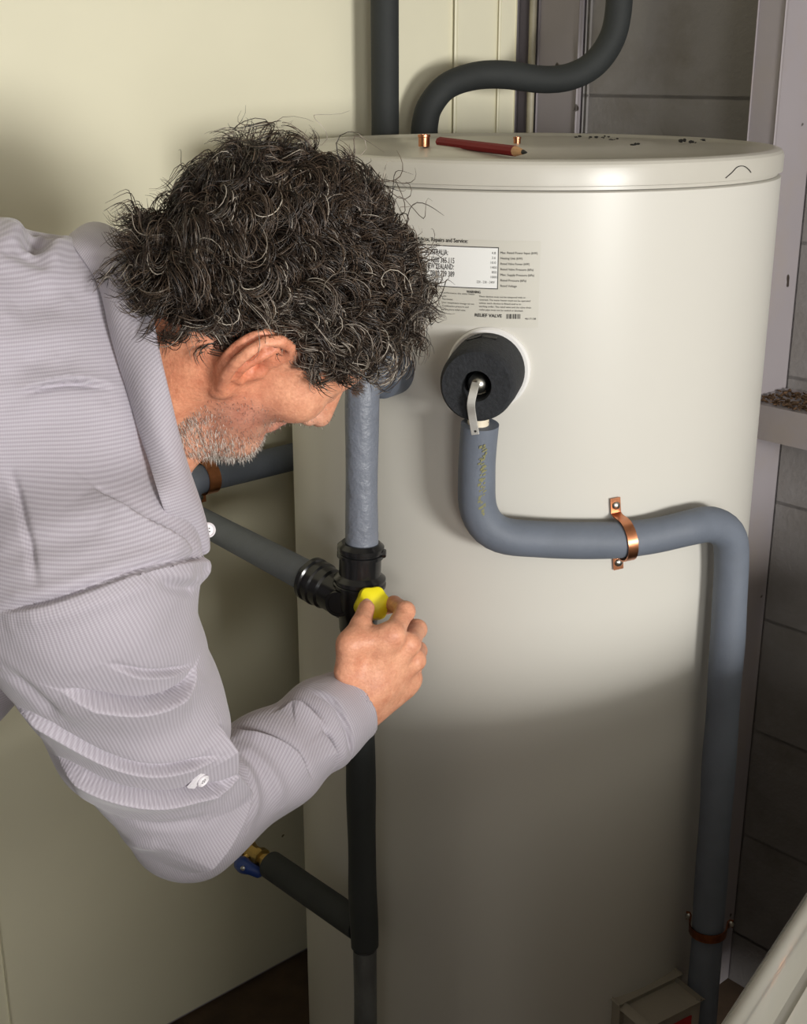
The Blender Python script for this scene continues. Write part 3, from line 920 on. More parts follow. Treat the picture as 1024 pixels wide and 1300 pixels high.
# ---- right hand, joints placed in the photograph and in depth
hj = {
 'index':  [pix(497, 806, 1.275), pix(514, 776, 1.312), pix(500, 767, 1.346), pix(487, 772, 1.358)],
 'middle': [pix(519, 818, 1.290), pix(529, 799, 1.334), pix(517, 793, 1.362), pix(502, 796, 1.370)],
 'ring':   [pix(526, 838, 1.306), pix(530, 826, 1.350), pix(516, 822, 1.374), pix(502, 822, 1.376)],
 'pinky':  [pix(521, 860, 1.318), pix(524, 851, 1.356), pix(512, 848, 1.376), pix(500, 846, 1.378)],
 'thumb':  [pix(441, 852, 1.270), pix(445, 818, 1.268), pix(458, 793, 1.290), pix(465, 772, 1.318)],
}
hr = {'index': [.0118, .0102, .0092, .0080], 'middle': [.0120, .0104, .0092, .0080], 'ring': [.0115, .0098, .0088, .0076], 'pinky': [.0105, .0088, .0078, .0068], 'thumb': [.0150, .0125, .0112, .0092]}

def skin_noise(P):
    return .0006*np.sin(P[:, 0]*160+2*np.sin(P[:, 2]*90))*np.sin(P[:, 1]*140+P[:, 2]*120)

def ear(q, s):
    """q = head-local points, s = +1 right ear, -1 left"""
    q = q*np.array([s, 1, 1], np.float32)
    o_ = np.array([.0725, -.004, .0], np.float32)
    p = (q-o_)/1.10
    # flare the ear away from the head, tilt its top backwards
    ca, sa = math.cos(math.radians(27)), math.sin(math.radians(27))
    x = p[:, 0]*ca+p[:, 1]*sa; y = -p[:, 0]*sa+p[:, 1]*ca; z = p[:, 2]
    cb, sb = math.cos(math.radians(16)), math.sin(math.radians(16))
    y, z = y*cb+z*sb, -y*sb+z*cb
    p = np.stack([x, y, z], 1).astype(np.float32)
    rim = [v3(.004, .004, .003), v3(.008, .011, .010), v3(.010, .013, .021), v3(.012, .007, .031), v3(.014, -.006, .036), v3(.015, -.018, .032), v3(.016, -.025, .020),
           v3(.016, -.027, .006), v3(.014, -.024, -.008), v3(.011, -.018, -.020), v3(.008, -.010, -.029)]
    d = chain(p, rim, [.0030, .0036, .0044, .0046, .0046, .0046, .0044, .0042, .0042, .0044, .0058])
    # floor of the shell, hollowed towards the canal
    pl = ell(p, (.004, -.008, .005), (.0075, .022, .031))
    d = smin(d, pl, .005)
    d = smax(d, -ell(p, (.0125, -.004, .000), (.0085, .0115, .0125)), .004)
    d = smax(d, -ell(p, (.014, -.016, .018), (.0055, .006, .016)), .004)
    d = smax(d, -ell(p, (.0135, .000, .023), (.0055, .0075, .0065)), .004)
    d = smin(d, chain(p, [v3(.012, -.002, .026), v3(.0135, -.010, .016), v3(.013, -.0155, .002), v3(.011, -.013, -.011), v3(.010, -.004, -.015)], [.003, .0034, .0034, .0034, .003]), .004)
    d = smin(d, ell(p, (.006, .008, -.004), (.0055, .0045, .0075)), .003)     # tragus
    d = smin(d, ell(p, (.006, -.007, -.030), (.0055, .009, .010)), .005)      # lobe
    d = smax(d, -sph(p, (.004, .000, -.001), .0042), .002)
    return d*1.10
def head_local(q):
    ax = np.abs(q[:, :1]); m = np.concatenate([ax, q[:, 1:]], 1)     # mirrored copy: both sides at once
    d = ell(q, (0, -.012, .052), (.075, .096, .083))
    d = smin(d, ell(q, (0, .022, .000), (.064, .066, .090)), .03)
    d = smin(d, rcone(m, v3(.054, .004, -.036), v3(.020, .068, -.080), .018, .021), .03)
    d = smin(d, ell(q, (0, .076, -.084), (.024, .021, .019)), .018)
    d = smin(d, ell(m, (.044, .058, -.004), (.024, .024, .022)), .025)
    d = smin(d, rcone(m, v3(.010, .086, .034), v3(.042, .068, .034), .011, .010), .016)
    d = smax(d, -sph(m, (.032, .100, .014), .017), .012)
    d = smin(d, sph(m, (.032, .0745, .014), .0135), .004)
    d = smin(d, rcone(q, v3(0, .088, .024), v3(0, .110, -.018), .008, .0115), .010)
    d = smin(d, ell(m, (.012, .098, -.024), (.008, .010, .007)), .006)
    d = smax(d, -sph(m, (.006, .106, -.030), .0038), .003)
    d = smin(d, rcone(m, v3(0, .092, -.046), v3(.020, .082, -.049), .0062, .004), .008)
    d = smin(d, rcone(m, v3(0, .091, -.056), v3(.018, .082, -.054), .0066, .004), .006)
    d = smax(d, -rcone(m, v3(0, .1005, -.0508), v3(.020, .088, -.052), .0012, .001), .003)
    d = smin(d, np.minimum(ear(q, 1), ear(q, -1)), .006)
    return d
def to_head(P): return ((P-HO.astype(np.float32)) @ HM.astype(np.float32)).astype(np.float32)
def body_sdf(P):
    q = to_head(P)
    r = np.linalg.norm(q-np.array([0, 0, .02], np.float32), axis=1)
    d = r-.10
    near = d < .09
    if near.any(): d[near] = head_local(q[near])
    # neck: wide at the nape, with the strap muscle behind the ear
    d = smin(d, rcone(P, hw(0, -.036, -.010), NB+np.array([.02, .01, 0]), .060, .058), .030)
    d = smin(d, rcone(P, hw(.052, -.030, -.030), NB+np.array([.05, -.035, -.04]), .014, .018), .03)
    d = smin(d, rcone(P, hw(0, .030, -.070), NB+np.array([.05, .0, -.06]), .024, .040), .030)
    # trunk, kept inside the shirt
    t = rcone(P, CH, MI, .098, .105)
    t = smin(t, rcone(P, MI, PE, .105, .12), .05)
    t = smin(t, rcone(P, SHR+np.array([-.01, .03, .02]), SHL, .05, .05), .05)
    t = smin(t, rcone(P, NB+np.array([-.02, .01, -.01]), CH, .05, .08), .05)
    d = smin(d, t, .04)
    # arms
    arm = chain(P, [SHR, ELB, WRI], [.050, .036, .026])
    armL = chain(P, [SHL, ELL_, WRL], [.050, .038, .027])
    d = smin(d, np.minimum(arm, armL), .02)
    # right hand
    nr = sph(P, pix(485, 840, 1.30), .10) < .05
    if nr.any():
        p = P[nr]
        h = None
        for k in ('index', 'middle', 'ring', 'pinky'):
            e = rcone(p, WRI+(hj[k][0]-WRI)*.10, hj[k][0], .0185, .0128)
            h = e if h is None else smin(h, e, .012)
        h = smin(h, ell(p, (pix(482, 852, 1.300)), (.030, .022, .036)), .015)
        h = smin(h, rcone(p, WRI, pix(468, 868, 1.287), .025, .026), .02)
        h = smin(h, rcone(p, pix(468, 902, 1.296), pix(509, 870, 1.314), .019, .0165), .015)
        h = smin(h, chain(p, hj['thumb'], hr['thumb'], .004), .014)
        h = smin(h, rcone(p, hj['thumb'][1], hj['index'][0], .010, .009), .018)
        for k in ('index', 'middle', 'ring', 'pinky'):
            fd = chain(p, hj[k], hr[k], .003)
            fd = smin(fd, sph(p, hj[k][1], hr[k][1]*1.06), .004)
            h = smin(h, fd, .0045)
        dn = d[nr]; d[nr] = smin(dn, h, .012)
    # left hand resting on the knee: palm and five fingers
    nl = sph(P, WRL+np.array([0, 0, -.06]), .13) < .05
    if nl.any():
        p = P[nl]; base = WRL; h = rcone(p, base, base+np.array([.012, .01, -.08]), .026, .030)
        for i in range(4):
            b0 = base+np.array([-.026+.018*i, .012, -.085]); L = (.055, .065, .062, .05)[i]
            h = smin(h, chain(p, [b0, b0+np.array([0, .004, -L*.6]), b0+np.array([0, -.008, -L])], [.0105, .0095, .008], .003), .006)
        b0 = base+np.array([.03, -.012, -.035])
        h = smin(h, chain(p, [b0, b0+np.array([.018, -.016, -.03]), b0+np.array([.022, -.024, -.058])], [.013, .0115, .009], .003), .008)
        d[nl] = smin(d[nl], h, .012)
    return d

# ------------------------------------------------------------------ build the person
person = empty('person', (PE[0], PE[1], 0))
tag(person, 'man with curly greying hair in a lilac grey work shirt turning the yellow cap', 'person')

bv, bq = surface(body_sdf, (-.98, .82, .60), (.06, 1.42, 1.47), .0032)
# skin colour: warm, redder ears and cheeks; scalp under the hair; grey stubble on the jaw
q = to_head(bv)
hd = np.linalg.norm(q-np.array([0, 0, .02]), axis=1)
col = np.tile(np.array(srgb(232, 172, 140)[:3]), (len(bv), 1))
def blend(mask, c, amt=1.0):
    global col
    m = np.clip(mask, 0, 1)[:, None]*amt
    col = col*(1-m)+np.array(srgb(*c)[:3])*m
def gauss(c, s): return np.exp(-(((q-np.array(c))/np.array(s))**2).sum(1))
blend(gauss((.085, -.012, .0), (.02, .03, .04)), (222, 132, 100), .8)
blend(gauss((.06, .035, -.045), (.03, .03, .022)), (222, 138, 118), .75)
blend(gauss((.045, -.02, -.06), (.05, .05, .05)), (226, 150, 112), .6)
handm = np.exp(-((bv-pix(490, 830, 1.31))**2).sum(1)/.06**2)
blend(handm, (230, 174, 142), .8)
for k in hj:
    for j in (1, 2):
        blend(np.exp(-((bv-hj[k][j])**2).sum(1)/.011**2), (204, 128, 104), .35)
# hairline in head-local coordinates
def hair_mask(q):
    x, y, z = np.abs(q[:, 0]), q[:, 1], q[:, 2]
    # lower edge of the hair from the nape, round the ear, to the forehead
    zl = np.interp(y, [-.12, -.07, -.035, -.022, -.004, .010, .022, .034, .050, .070, .09], [-.048, -.032, -.012, .022, .040, .036, .012, .030, .056, .074, .084])
    return np.clip((z-zl)/.008, 0, 1)*hd_ok(q)
def hd_ok(q): return (np.linalg.norm(q-np.array([0, 0, .02]), axis=1) < .135).astype(float)*(np.abs(q[:, 0]) < .0775)
hm = hair_mask(q)
blend(hm, (52, 42, 36), .95)
jaw = np.clip((-.032-q[:, 2]+np.clip(q[:, 1], -.02, .09)*.35)/.02, 0, 1)*np.clip((q[:, 1]+.002)/.025, 0, 1)*(hd < .15)
blend(jaw, (190, 150, 134), .45)
blend(gauss((.0, .085, -.05), (.03, .02, .010)), (188, 112, 104), .6)
body = mesh_obj('body', bv, bq, None, person)
vcol(body, 'skin', col)
t = NT('skin')
an = t.n('ShaderNodeAttribute', attribute_name='skin')
mot = t.ramp(t.noise(70, 4), [(.3, (.82, .68, .64, 1)), (.7, (1.06, 1.04, 1.02, 1))])
fine = t.ramp(t.noise(420, 2), [(.35, (.90, .86, .84, 1)), (.65, (1, 1, 1, 1))])
c = t.mix(1.0, an.outputs['Color'], mot.outputs[0], 'MULTIPLY')
c = t.mix(1.0, c, fine.outputs[0], 'MULTIPLY')
t.l(c, t.b.inputs['Base Color'])
t.b.inputs['Roughness'].default_value = .5
t.b.inputs['Subsurface Weight'].default_value = .12
t.b.inputs['Subsurface Radius'].default_value = (.012, .005, .003)
t.b.inputs['Subsurface Scale'].default_value = .5
b1 = t.bump(t.noise(260, 4), .5, .0014)
t.bump(t.noise(70, 4), .45, .003, b1)
body.data.materials.append(t.m)
# eyes
M['eye'] = mat('eye_white', srgb(228, 222, 214), .15)
for s in (-1, 1):
    bm = bmesh.new(); bmesh.ops.create_uvsphere(bm, u_segments=20, v_segments=12, radius=.0105, matrix=Matrix.Translation(Vector(hw(.032*s, 0.0735, .0135))))
    e = bm_obj('eye', bm, M['eye'], person, True)
    lathe('iris', hw(.032*s, .0825, .0125), HF, [(0, 0), (.0052, 0), (.003, .0022), (0, .0026)], M['black'], e, 16)
# nails that show
M['nail'] = mat('nail', srgb(222, 176, 156), .3)
def nail(pa_, pb_, out, w):
    a_ = nrm(pb_-pa_); n = nrm(out-a_*(out @ a_)); s = np.cross(a_, n)
    V = []; Fc = []; nu, nv_ = 8, 6
    for i in range(nu+1):
        for j in range(nv_+1):
            u = -1+2*i/nu; v = -1+2*j/nv_
            k = math.sqrt(max(0, 1-(abs(v)**3)*.5))
            V.append(pb_+a_*v*w*1.25+s*u*w*k+n*(.0086-.0042*u*u-.0012*(v > .8)))
    for i in range(nu):
        for j in range(nv_):
            p_ = i*(nv_+1)+j; Fc.append((p_, p_+nv_+1, p_+nv_+2, p_+1))
    return mesh_obj('fingernail', V, Fc, M['nail'], body)
nail(hj['thumb'][2], hj['thumb'][3]+.0*HR, nrm(-CF*.9-.25*CX), .0066)
nail(hj['index'][2], hj['index'][3], nrm(.2*CX+CF*.2+CU), .005)

# ---------------- hair: curled locks of thin strands grown from the scalp
def strands_mesh(name, paths, radii, cols, matl, parent, sides=3):
    """paths (n, m, 3)"""
    P = np.asarray(paths, np.float32); n, m, _ = P.shape
    T = np.gradient(P, axis=1); T /= np.linalg.norm(T, axis=2)[..., None]+1e-9
    ref = np.array([.31, .52, .79], np.float32)
    N = np.cross(T, ref); N /= np.linalg.norm(N, axis=2)[..., None]+1e-9
    Bn = np.cross(T, N)
    prof = np.clip(np.minimum(1.0, np.linspace(3.2, 0.25, m)), .25, 1)[None, :]
    R = np.asarray(radii, np.float32)[:, None]*prof
    V = np.stack([P+R[..., None]*(math.cos(2*math.pi*k/sides)*N+math.sin(2*math.pi*k/sides)*Bn) for k in range(sides)], 2)
    V = V.reshape(-1, 3)
    i = np.arange(n)[:, None, None]; j = np.arange(m-1)[None, :, None]; k = np.arange(sides)[None, None, :]
    k2 = (k+1) % sides
    base = (i*m+j)*sides
    Q = np.stack([base+k, base+k2, base+sides+k2, base+sides+k], -1).reshape(-1, 4)
    o = mesh_obj(name, V, Q, matl, parent)
    vcol(o, 'tint', np.repeat(np.asarray(cols), m*sides, axis=0))
    return o
t = NT('hair')
an = t.n('ShaderNodeAttribute', attribute_name='tint')
t.l(an.outputs['Color'], t.b.inputs['Base Color'])
t.b.inputs['Roughness'].default_value = .38
t.b.inputs['Specular IOR Level'].default_value = .55
M['hair'] = t.m

scalp = np.where(hm > .55)[0]
sq = q[scalp]
G_DOWN = HM.T @ np.array([0, 0, -1.0])
mseg = 17
SK_C = np.array([0, -.012, .050]); SK_R = np.array([.079, .099, .087])
def nrows(v): return v/(np.linalg.norm(v, axis=1)[:, None]+1e-9)
S_ = {k: [] for k in ('root', 'nl', 'len', 'cr', 'turns', 'flow', 'lift', 'ph', 'end', 'rad', 'col', 'hook')}
DARK = [(44, 35, 29), (58, 46, 38), (36, 29, 25), (72, 58, 47), (92, 77, 64)]
GREY = [(160, 150, 138), (134, 124, 112), (184, 174, 160), (112, 100, 90)]
def lock(root, nl, length, curl_r, turns, flow, lift, ns, grey, spread=.0022):
    ph0 = random.uniform(0, 6.28); hook = rng.normal(0, 1, 3)
    for k in range(ns):
        rj = rng.normal(0, spread*1.5, 3)
        S_['root'].append(root+rj); S_['nl'].append(nl)
        S_['len'].append(length*random.uniform(.78, 1.08)); S_['cr'].append(curl_r*random.uniform(.8, 1.2)); S_['turns'].append(turns*random.uniform(.93, 1.07))
        S_['flow'].append(nrm(flow+rng.normal(0, .06, 3))); S_['lift'].append(lift); S_['ph'].append(ph0+random.gauss(0, .22))
        S_['end'].append(rng.normal(0, spread*.55, 3)-rj*.75); S_['rad'].append(random.uniform(.00030, .00055)); S_['hook'].append(hook)
        S_['col'].append(srgb(*random.choice(GREY if random.random() < grey else DARK))[:3])
used = np.zeros((0, 3)); order = rng.permutation(len(scalp))
nlock = 0
for si in order:
    r = sq[si]
    if nlock >= 1050: break
    if len(used) and (np.abs(used-r).sum(1) < .0078).any(): continue
    used = np.vstack([used, r]); nlock += 1
    nl = nrm((r-SK_C)/SK_R**2)
    crown = np.array([0, -.055, .125])
    rad = r-crown; rad -= nl*(rad @ nl)
    y, z = r[1], r[2]
    top = np.clip((z-.045)/.06, 0, 1)
    back = np.clip((-y-.03)/.05, 0, 1)
    nape = np.clip((.02-z)/.04, 0, 1)
    side = np.clip((abs(r[0])-.05)/.02, 0, 1)*(1-back)
    front = np.clip((y-.03)/.04, 0, 1)
    flow = nrm(rad+1e-4)*.8+G_DOWN*.20+rng.normal(0, .42, 3)
    length = .042-.009*top+.004*back*(1-nape)-.003*np.clip((z-.10)/.03, 0, 1)
    lift = .32+.08*top+.14*back*(1-nape)
    cr = .0082+.0008*top
    grey = .07+.30*side*(1-top)+.50*front
    if nape > .5:
        flow = nrm(np.array([0, -.9, -.45])+.2*G_DOWN)+rng.normal(0, .25, 3); lift = .42; cr = .0060; length = .048
    if side > .3 and z < .075 and y > -.045:
        flow = nrm(np.array([0, .9, .10]))+rng.normal(0, .22, 3); lift = .26; length = .030+.012*np.clip((z-.04)/.04, 0, 1); cr = .0052
    if front > .3 and z > .055:
        flow = nrm(np.array([.35*np.sign(r[0]), -.25, .55]))+rng.normal(0, .45, 3); lift = .30; length = .036; cr = .0078
    lock(r, nl, length*random.uniform(.75, 1.25), cr*random.uniform(.75, 1.3), random.uniform(1.1, 1.9)*length/.048, flow, lift, 13, grey)
# stray single curls standing off the outline
for k in range(230):
    r = sq[random.randrange(len(sq))]
    if r[2] < .055 or r[1] > .05: continue
    nl = nrm((r-SK_C)/SK_R**2)
    lock(r, nl, random.uniform(.045, .068), random.uniform(.007, .012), random.uniform(1.2, 2.0), nrm(rng.normal(0, 1, 3)), .7, 1, .25)
A_ = {k: np.array(v) for k, v in S_.items()}
d0 = nrows(A_['nl']*A_['lift'][:, None]+A_['flow'])
P_ = A_['root'].copy(); D_ = d0.copy(); acc_ = []
step = (A_['len']/(mseg-1))[:, None]
for i in range(mseg):
    acc_.append(P_.copy()); s = i/(mseg-1)
    D_ = nrows(D_+G_DOWN*.07*s+A_['flow']*.05-A_['nl']*.05*s+A_['hook']*.03)
    P_ = P_+D_*step
    c_ = (P_-SK_C)/SK_R; L_ = np.linalg.norm(c_, axis=1)
    psh = np.clip(1.05-L_, 0, 1)[:, None]
    P_ = P_+c_/L_[:, None]*SK_R*psh
path = np.stack(acc_, 1); sv1 = np.linspace(0, 1, mseg)
e1 = nrows(np.cross(d0, A_['nl']+.013)); e2 = nrows(np.cross(e1, d0))
amp = A_['cr'][:, None]*np.clip(sv1*2.6, 0, 1)[None]
th = 2*math.pi*A_['turns'][:, None]*sv1[None]+A_['ph'][:, None]
path = path+amp[..., None]*(np.cos(th)[..., None]*e1[:, None]+np.sin(th)[..., None]*e2[:, None])+sv1[None, :, None]*A_['end'][:, None]
c_ = (path-SK_C)/SK_R; L_ = np.linalg.norm(c_, axis=2); psh = np.clip(1.01-L_, 0, 1)[..., None]
path = path+c_/L_[..., None]*SK_R*psh
paths = HO+path @ HM.T; rads = A_['rad']; cols = A_['col']
hair = strands_mesh('hair', paths, rads, cols, M['hair'], person)
hair['kind'] = 'stuff'; hair['label'] = 'thick curly dark brown hair going grey'

# beard: short grey and white stubble
bp = []; br = []; bc = []
nv_all = grad(body_sdf, bv[jaw > .25])
jq = np.where(jaw > .25)[0]
for k in range(9000):
    i = random.randrange(len(jq)); v = bv[jq[i]]; n = nv_all[i]
    chin = np.clip((-.055-q[jq[i]][2])/.03, 0, 1)
    if random.random() > .30+.7*chin: continue
    L = random.uniform(.0012, .0024)+.0045*chin**1.5*random.random()
    dn = nrm(n*.8+rng.normal(0, .35, 3)+np.array([0, 0, -.5])+HF*.2)
    s = np.linspace(0, 1, 4)[:, None]
    jit = rng.normal(0, .0014, 3)
    bp.append(v+jit-n*.0008+dn*L*s+np.array([0, 0, -1])*s*s*L*.3); br.append(random.uniform(.00012, .00020)*(1+.4*chin))
    bc.append(np.array(srgb(*random.choice([(206, 200, 190), (170, 160, 150), (232, 228, 220), (120, 100, 90)] if chin > .3 else [(120, 96, 86), (150, 130, 120), (184, 172, 160), (98, 78, 70)]))[:3]))
beard = strands_mesh('beard', bp, br, bc, M['hair'], person)
beard['kind'] = 'stuff'; beard['label'] = 'short grey and white stubble'
# eyebrows
ep = []; er = []; ec_ = []
for s in (-1, 1):
    for k in range(90):
        x = random.uniform(.014, .048); y0 = .0985-.35*max(0, x-.02)-.004
        p0 = np.array([x*s, y0, .036+random.uniform(-.004, .004)])
        d_ = nrm(np.array([.8*s, .35, .3])+rng.normal(0, .2, 3)); L = random.uniform(.007, .012)
        ss = np.linspace(0, 1, 4)[:, None]
        ep.append(HO+(p0+d_*L*ss) @ HM.T); er.append(.00025); ec_.append(np.array(srgb(110, 98, 88)[:3]))
eb = strands_mesh('eyebrows', ep, er, ec_, M['hair'], person); eb['kind'] = 'stuff'

# ------------------------------------------------------------------ shirt
CUFF = WRI+nrm(ELB-WRI)*.004
faxis = nrm(WRI-ELB)
def shirt_base(P):
    t = rcone(P, CH, MI, .132, .150)
    t = smin(t, rcone(P, MI, PE+np.array([0, 0, .02]), .150, .165), .06)
    t = smin(t, rcone(P, NB+np.array([-.030, .016, .030]), CH, .094, .125), .05)
    t = smin(t, rcone(P, SHR+np.array([-.015, .03, .03]), NB+np.array([-.06, .0, -.03]), .080, .080), .05)
    t = smin(t, rcone(P, SHL, NB+np.array([-.05, .0, -.02]), .068, .07), .05)
    t = smin(t, rcone(P, SHR+np.array([.02, .05, .03]), CH+np.array([.05, .0, -.07]), .075, .08), .05)
    t = smin(t, rcone(P, NB+np.array([-.008, -.022, -.022]), CH, .072, .10), .04)
    a1 = chain(P, [SHR, SHR+(ELB-SHR)*.5, ELB], [.091, .078, .056], .02)
    a2 = chain(P, [ELB, ELB+(WRI-ELB)*.45, ELB+(WRI-ELB)*.8, WRI+faxis*.03], [.055, .053, .045, .0395], .015)
    aL = chain(P, [SHL, ELL_, WRL+np.array([0, 0, .03])], [.075, .06, .042])
    t = smin(t, a1, .035)
    t = smin(t, a2, .025)
    t = smin(t, aL, .03)
    return t
# folds drawn on the cloth: (points in the photograph, height in m, width in m)
folds_px = [
 ([(0, 762), (60, 750), (120, 730), (180, 709), (230, 700)], .0022, .0070),
 ([(20, 792), (80, 778), (140, 758), (200, 738), (245, 732)], .0022, .0080),
 ([(0, 900), (60, 942), (120, 978), (190, 990), (240, 987)], -.0030, .0080),
 ([(90, 1022), (150, 1040), (212, 1048), (262, 1038)], -.0030, .0090),
 ([(100, 1050), (160, 1068), (215, 1070)], .0025, .0100),
 ([(298, 960), (316, 988), (322, 1020), (312, 1052)], .0035, .0085),
 ([(300, 943), (330, 966), (350, 992), (356, 1022)], .0030, .0085),
 ([(286, 920), (310, 911), (351, 903), (384, 908), (408, 924)], .0080, .0090),
 ([(432, 938), (436, 970), (424, 1004), (400, 1034)], .0030, .0090),
 ([(10, 515), (58, 503), (95, 500), (135, 508)], .0035, .0140),
 ([(58, 285), (50, 300), (36, 322)], -.0120, .0120),
 ([(75, 292), (68, 310), (52, 340)], .0060, .0120),
 ([(28, 285), (20, 305), (8, 325)], .0060, .0130),
 ([(10, 465), (40, 458), (70, 455)], -.0035, .0100),
 ([(10, 400), (50, 385), (90, 380)], -.0030, .0140),
 ([(14, 600), (30, 660), (46, 740)], -.0030, .0032),
 ([(0, 850), (40, 880), (75, 915)], -.0035, .0090),
 ([(0, 700), (60, 690), (110, 676), (150, 668)], -.0025, .0120),
 ([(252, 700), (256, 722), (250, 740)], .0050, .0080),
 ([(190, 734), (225, 745), (252, 748)], -.0040, .0055),
]
# stepped folds: one lip of cloth lies over the other; the raised lip is left of the drawing direction
steps_px = [
 ([(249, 846), (240, 869), (214, 887), (169, 895), (118, 889), (80, 878)], .0075, .030),
 ([(246, 846), (222, 855), (182, 856), (138, 845)], .0032, .022),
 ([(284, 978), (263, 998), (212, 1011), (148, 1000), (90, 974), (40, 944)], .0075, .030),
 ([(270, 958), (237, 972), (190, 975), (127, 960), (63, 922), (0, 880)], .0045, .026),
 ([(277, 918), (283, 950), (285, 975), (298, 1000), (299, 1024), (286, 1054), (264, 1084), (244, 1110)], -.0120, .030),
 ([(410, 926), (420, 944), (422, 968), (412, 997), (393, 1023), (357, 1050), (322, 1068)], -.0090, .028),
 ([(284, 930), (310, 958), (329, 988), (338, 1024)], -.0050, .020),
 ([(292, 929), (329, 948), (351, 969), (365, 997)], -.0050, .018),
 ([(296, 926), (345, 936), (376, 956), (392, 985)], -.0060, .016),
 ([(120, 616), (145, 636), (178, 659), (212, 676), (244, 697)], -.0065, .032),
 ([(258, 709), (230, 713), (180, 724), (120, 746), (60, 766), (0, 778)], .0035, .022),
 ([(143, 493), (117, 487), (88, 484), (58, 488), (17, 500)], -.0045, .030),
 ([(395, 876), (424, 892), (442, 928), (447, 962)], .0022, .030),
 ([(354, 900), (374, 891), (396, 901), (410, 914)], -.0060, .018),
]
GAIN = 1.65
folds = []; steps = []
def draw(pts):
    q3 = []
    for c_ in catmull([np.array([a_, b_, 0.]) for a_, b_ in pts], 3):
        p, ok = trace(shirt_base, c_[0], c_[1])
        if ok and (not q3 or np.linalg.norm(p-q3[-1]) < .08): q3.append(p)
    return np.array(q3)
for pts, h_, w_ in folds_px:
    q3 = draw(pts)
    if len(q3) >= 2: folds.append((q3, h_*GAIN, w_, q3.min(0)-4*w_, q3.max(0)+4*w_))
for pts, h_, w_ in steps_px:
    q3 = draw(pts)
    if len(q3) >= 2: steps.append((q3, h_*GAIN, w_, q3.min(0)-3.2*w_, q3.max(0)+3.2*w_))
def stepfold(pm, q3, h_, w_):
    best = np.full(len(pm), 9.0, np.float32); sg = np.zeros(len(pm), np.float32); along = np.zeros(len(pm), np.float32)
    L_ = np.r_[0, np.cumsum(np.linalg.norm(np.diff(q3, axis=0), axis=1))]
    for i in range(len(q3)-1):
        a_ = q3[i].astype(np.float32); ab = (q3[i+1]-q3[i]).astype(np.float32)
        t_ = np.clip(((pm-a_) @ ab)/(ab @ ab+1e-12), 0, 1)
        w = pm-a_-t_[:, None]*ab; e = np.linalg.norm(w, axis=1)
        vray = nrm(q3[i]-np.array([0, 0, CAMZ])); sv = nrm(np.cross(ab, vray)).astype(np.float32)
        m = e < best
        best[m] = e[m]; sg[m] = (w @ sv)[m]; along[m] = (L_[i]+t_*np.linalg.norm(ab))[m]
    sgn = np.where(sg > 0, best, -best)*(-1 if h_ < 0 else 1)
    lip = np.clip(sgn/.0022*.5+.5, 0, 1); lip = lip*lip*(3-2*lip)
    out = abs(h_)*(lip*np.exp(-np.maximum(sgn, 0)/w_)-.55*(1-lip)*np.exp(-np.maximum(-sgn, 0)/(w_*.25))-.55*np.exp(-((sgn+.0022)/.0024)**2))
    return out*np.clip(np.minimum(along, L_[-1]-along)/.03+.05, 0, 1)*np.exp(-(best/(w_*1.6))**2)
cuff_cut = WRI-faxis*.002
def cloth_disp(p):
    disp = np.zeros(len(p), np.float32)
    for q3, h_, w_, lo_, hi_ in folds:
        m = ((p > lo_) & (p < hi_)).all(1)
        if m.any():
            pm = p[m]; dd_ = polydist(pm, q3)
            e0 = np.linalg.norm(pm-q3[0].astype(np.float32), axis=1); e1 = np.linalg.norm(pm-q3[-1].astype(np.float32), axis=1)
            disp[m] += h_*np.exp(-(dd_/w_)**2)*np.clip(np.minimum(e0, e1)/.022+.25, 0, 1)
    for q3, h_, w_, lo_, hi_ in steps:
        m = ((p > lo_) & (p < hi_)).all(1)
        if m.any(): disp[m] += stepfold(p[m], q3, h_, w_)
    # slow unevenness of the cloth
    disp += .0022*np.sin(p[:, 0]*31+2.0*np.sin(p[:, 2]*23))*np.sin(p[:, 1]*27+p[:, 2]*36)+.0011*np.sin(p[:, 0]*70+p[:, 2]*55)*np.sin(p[:, 1]*62-p[:, 2]*40)
    return disp
nd_ = nrm(hw(0, -.02, -.04)-NB)
hemn = nrm(PE-MI).astype(np.float32)
def shirt_sdf(P):
    d = shirt_base(P)
    # openings: neck and cuffs
    d = smax(d, -rcone(P, NB+nd_*.105, NB+nd_*.20, .050, .075), .006)
    cu = (P-cuff_cut.astype(np.float32)) @ faxis.astype(np.float32)
    nearw = np.linalg.norm(P-WRI.astype(np.float32), axis=1) < .10
    d = np.where(nearw, np.maximum(d, cu), d)
    d = np.where(nearw, np.maximum(d, -rcone(P, WRI-faxis*.05, WRI+faxis*.06, .036, .0355)), d)
    # hem: the shirt ends below the belly
    hem = (P-(PE+np.array([-.03, 0, -.02])).astype(np.float32)) @ hemn
    return np.maximum(d, hem-.06)
def subdivide(V, Q):
    E = np.sort(np.concatenate([Q[:, [0, 1]], Q[:, [1, 2]], Q[:, [2, 3]], Q[:, [3, 0]]]), axis=1)
    U, inv = np.unique(E[:, 0].astype(np.int64)*len(V)+E[:, 1], return_inverse=True)
    mid = (V[U//len(V)]+V[U % len(V)])/2
    ctr = V[Q].mean(1); n = len(Q); m = len(V)
    e = [m+inv[i*n:(i+1)*n] for i in range(4)]; c = m+len(U)+np.arange(n)
    out = np.concatenate([np.stack([Q[:, 0], e[0], c, e[3]], 1), np.stack([e[0], Q[:, 1], e[1], c], 1), np.stack([c, e[1], Q[:, 2], e[2]], 1), np.stack([e[3], c, e[2], Q[:, 3]], 1)])
    return np.concatenate([V, mid, ctr]).astype(np.float32), out
sv_, sq_ = surface(shirt_sdf, (-1.02, .78, .62), (.03, 1.42, 1.50), .0046, project=1)
sv_, sq_ = subdivide(sv_, sq_)
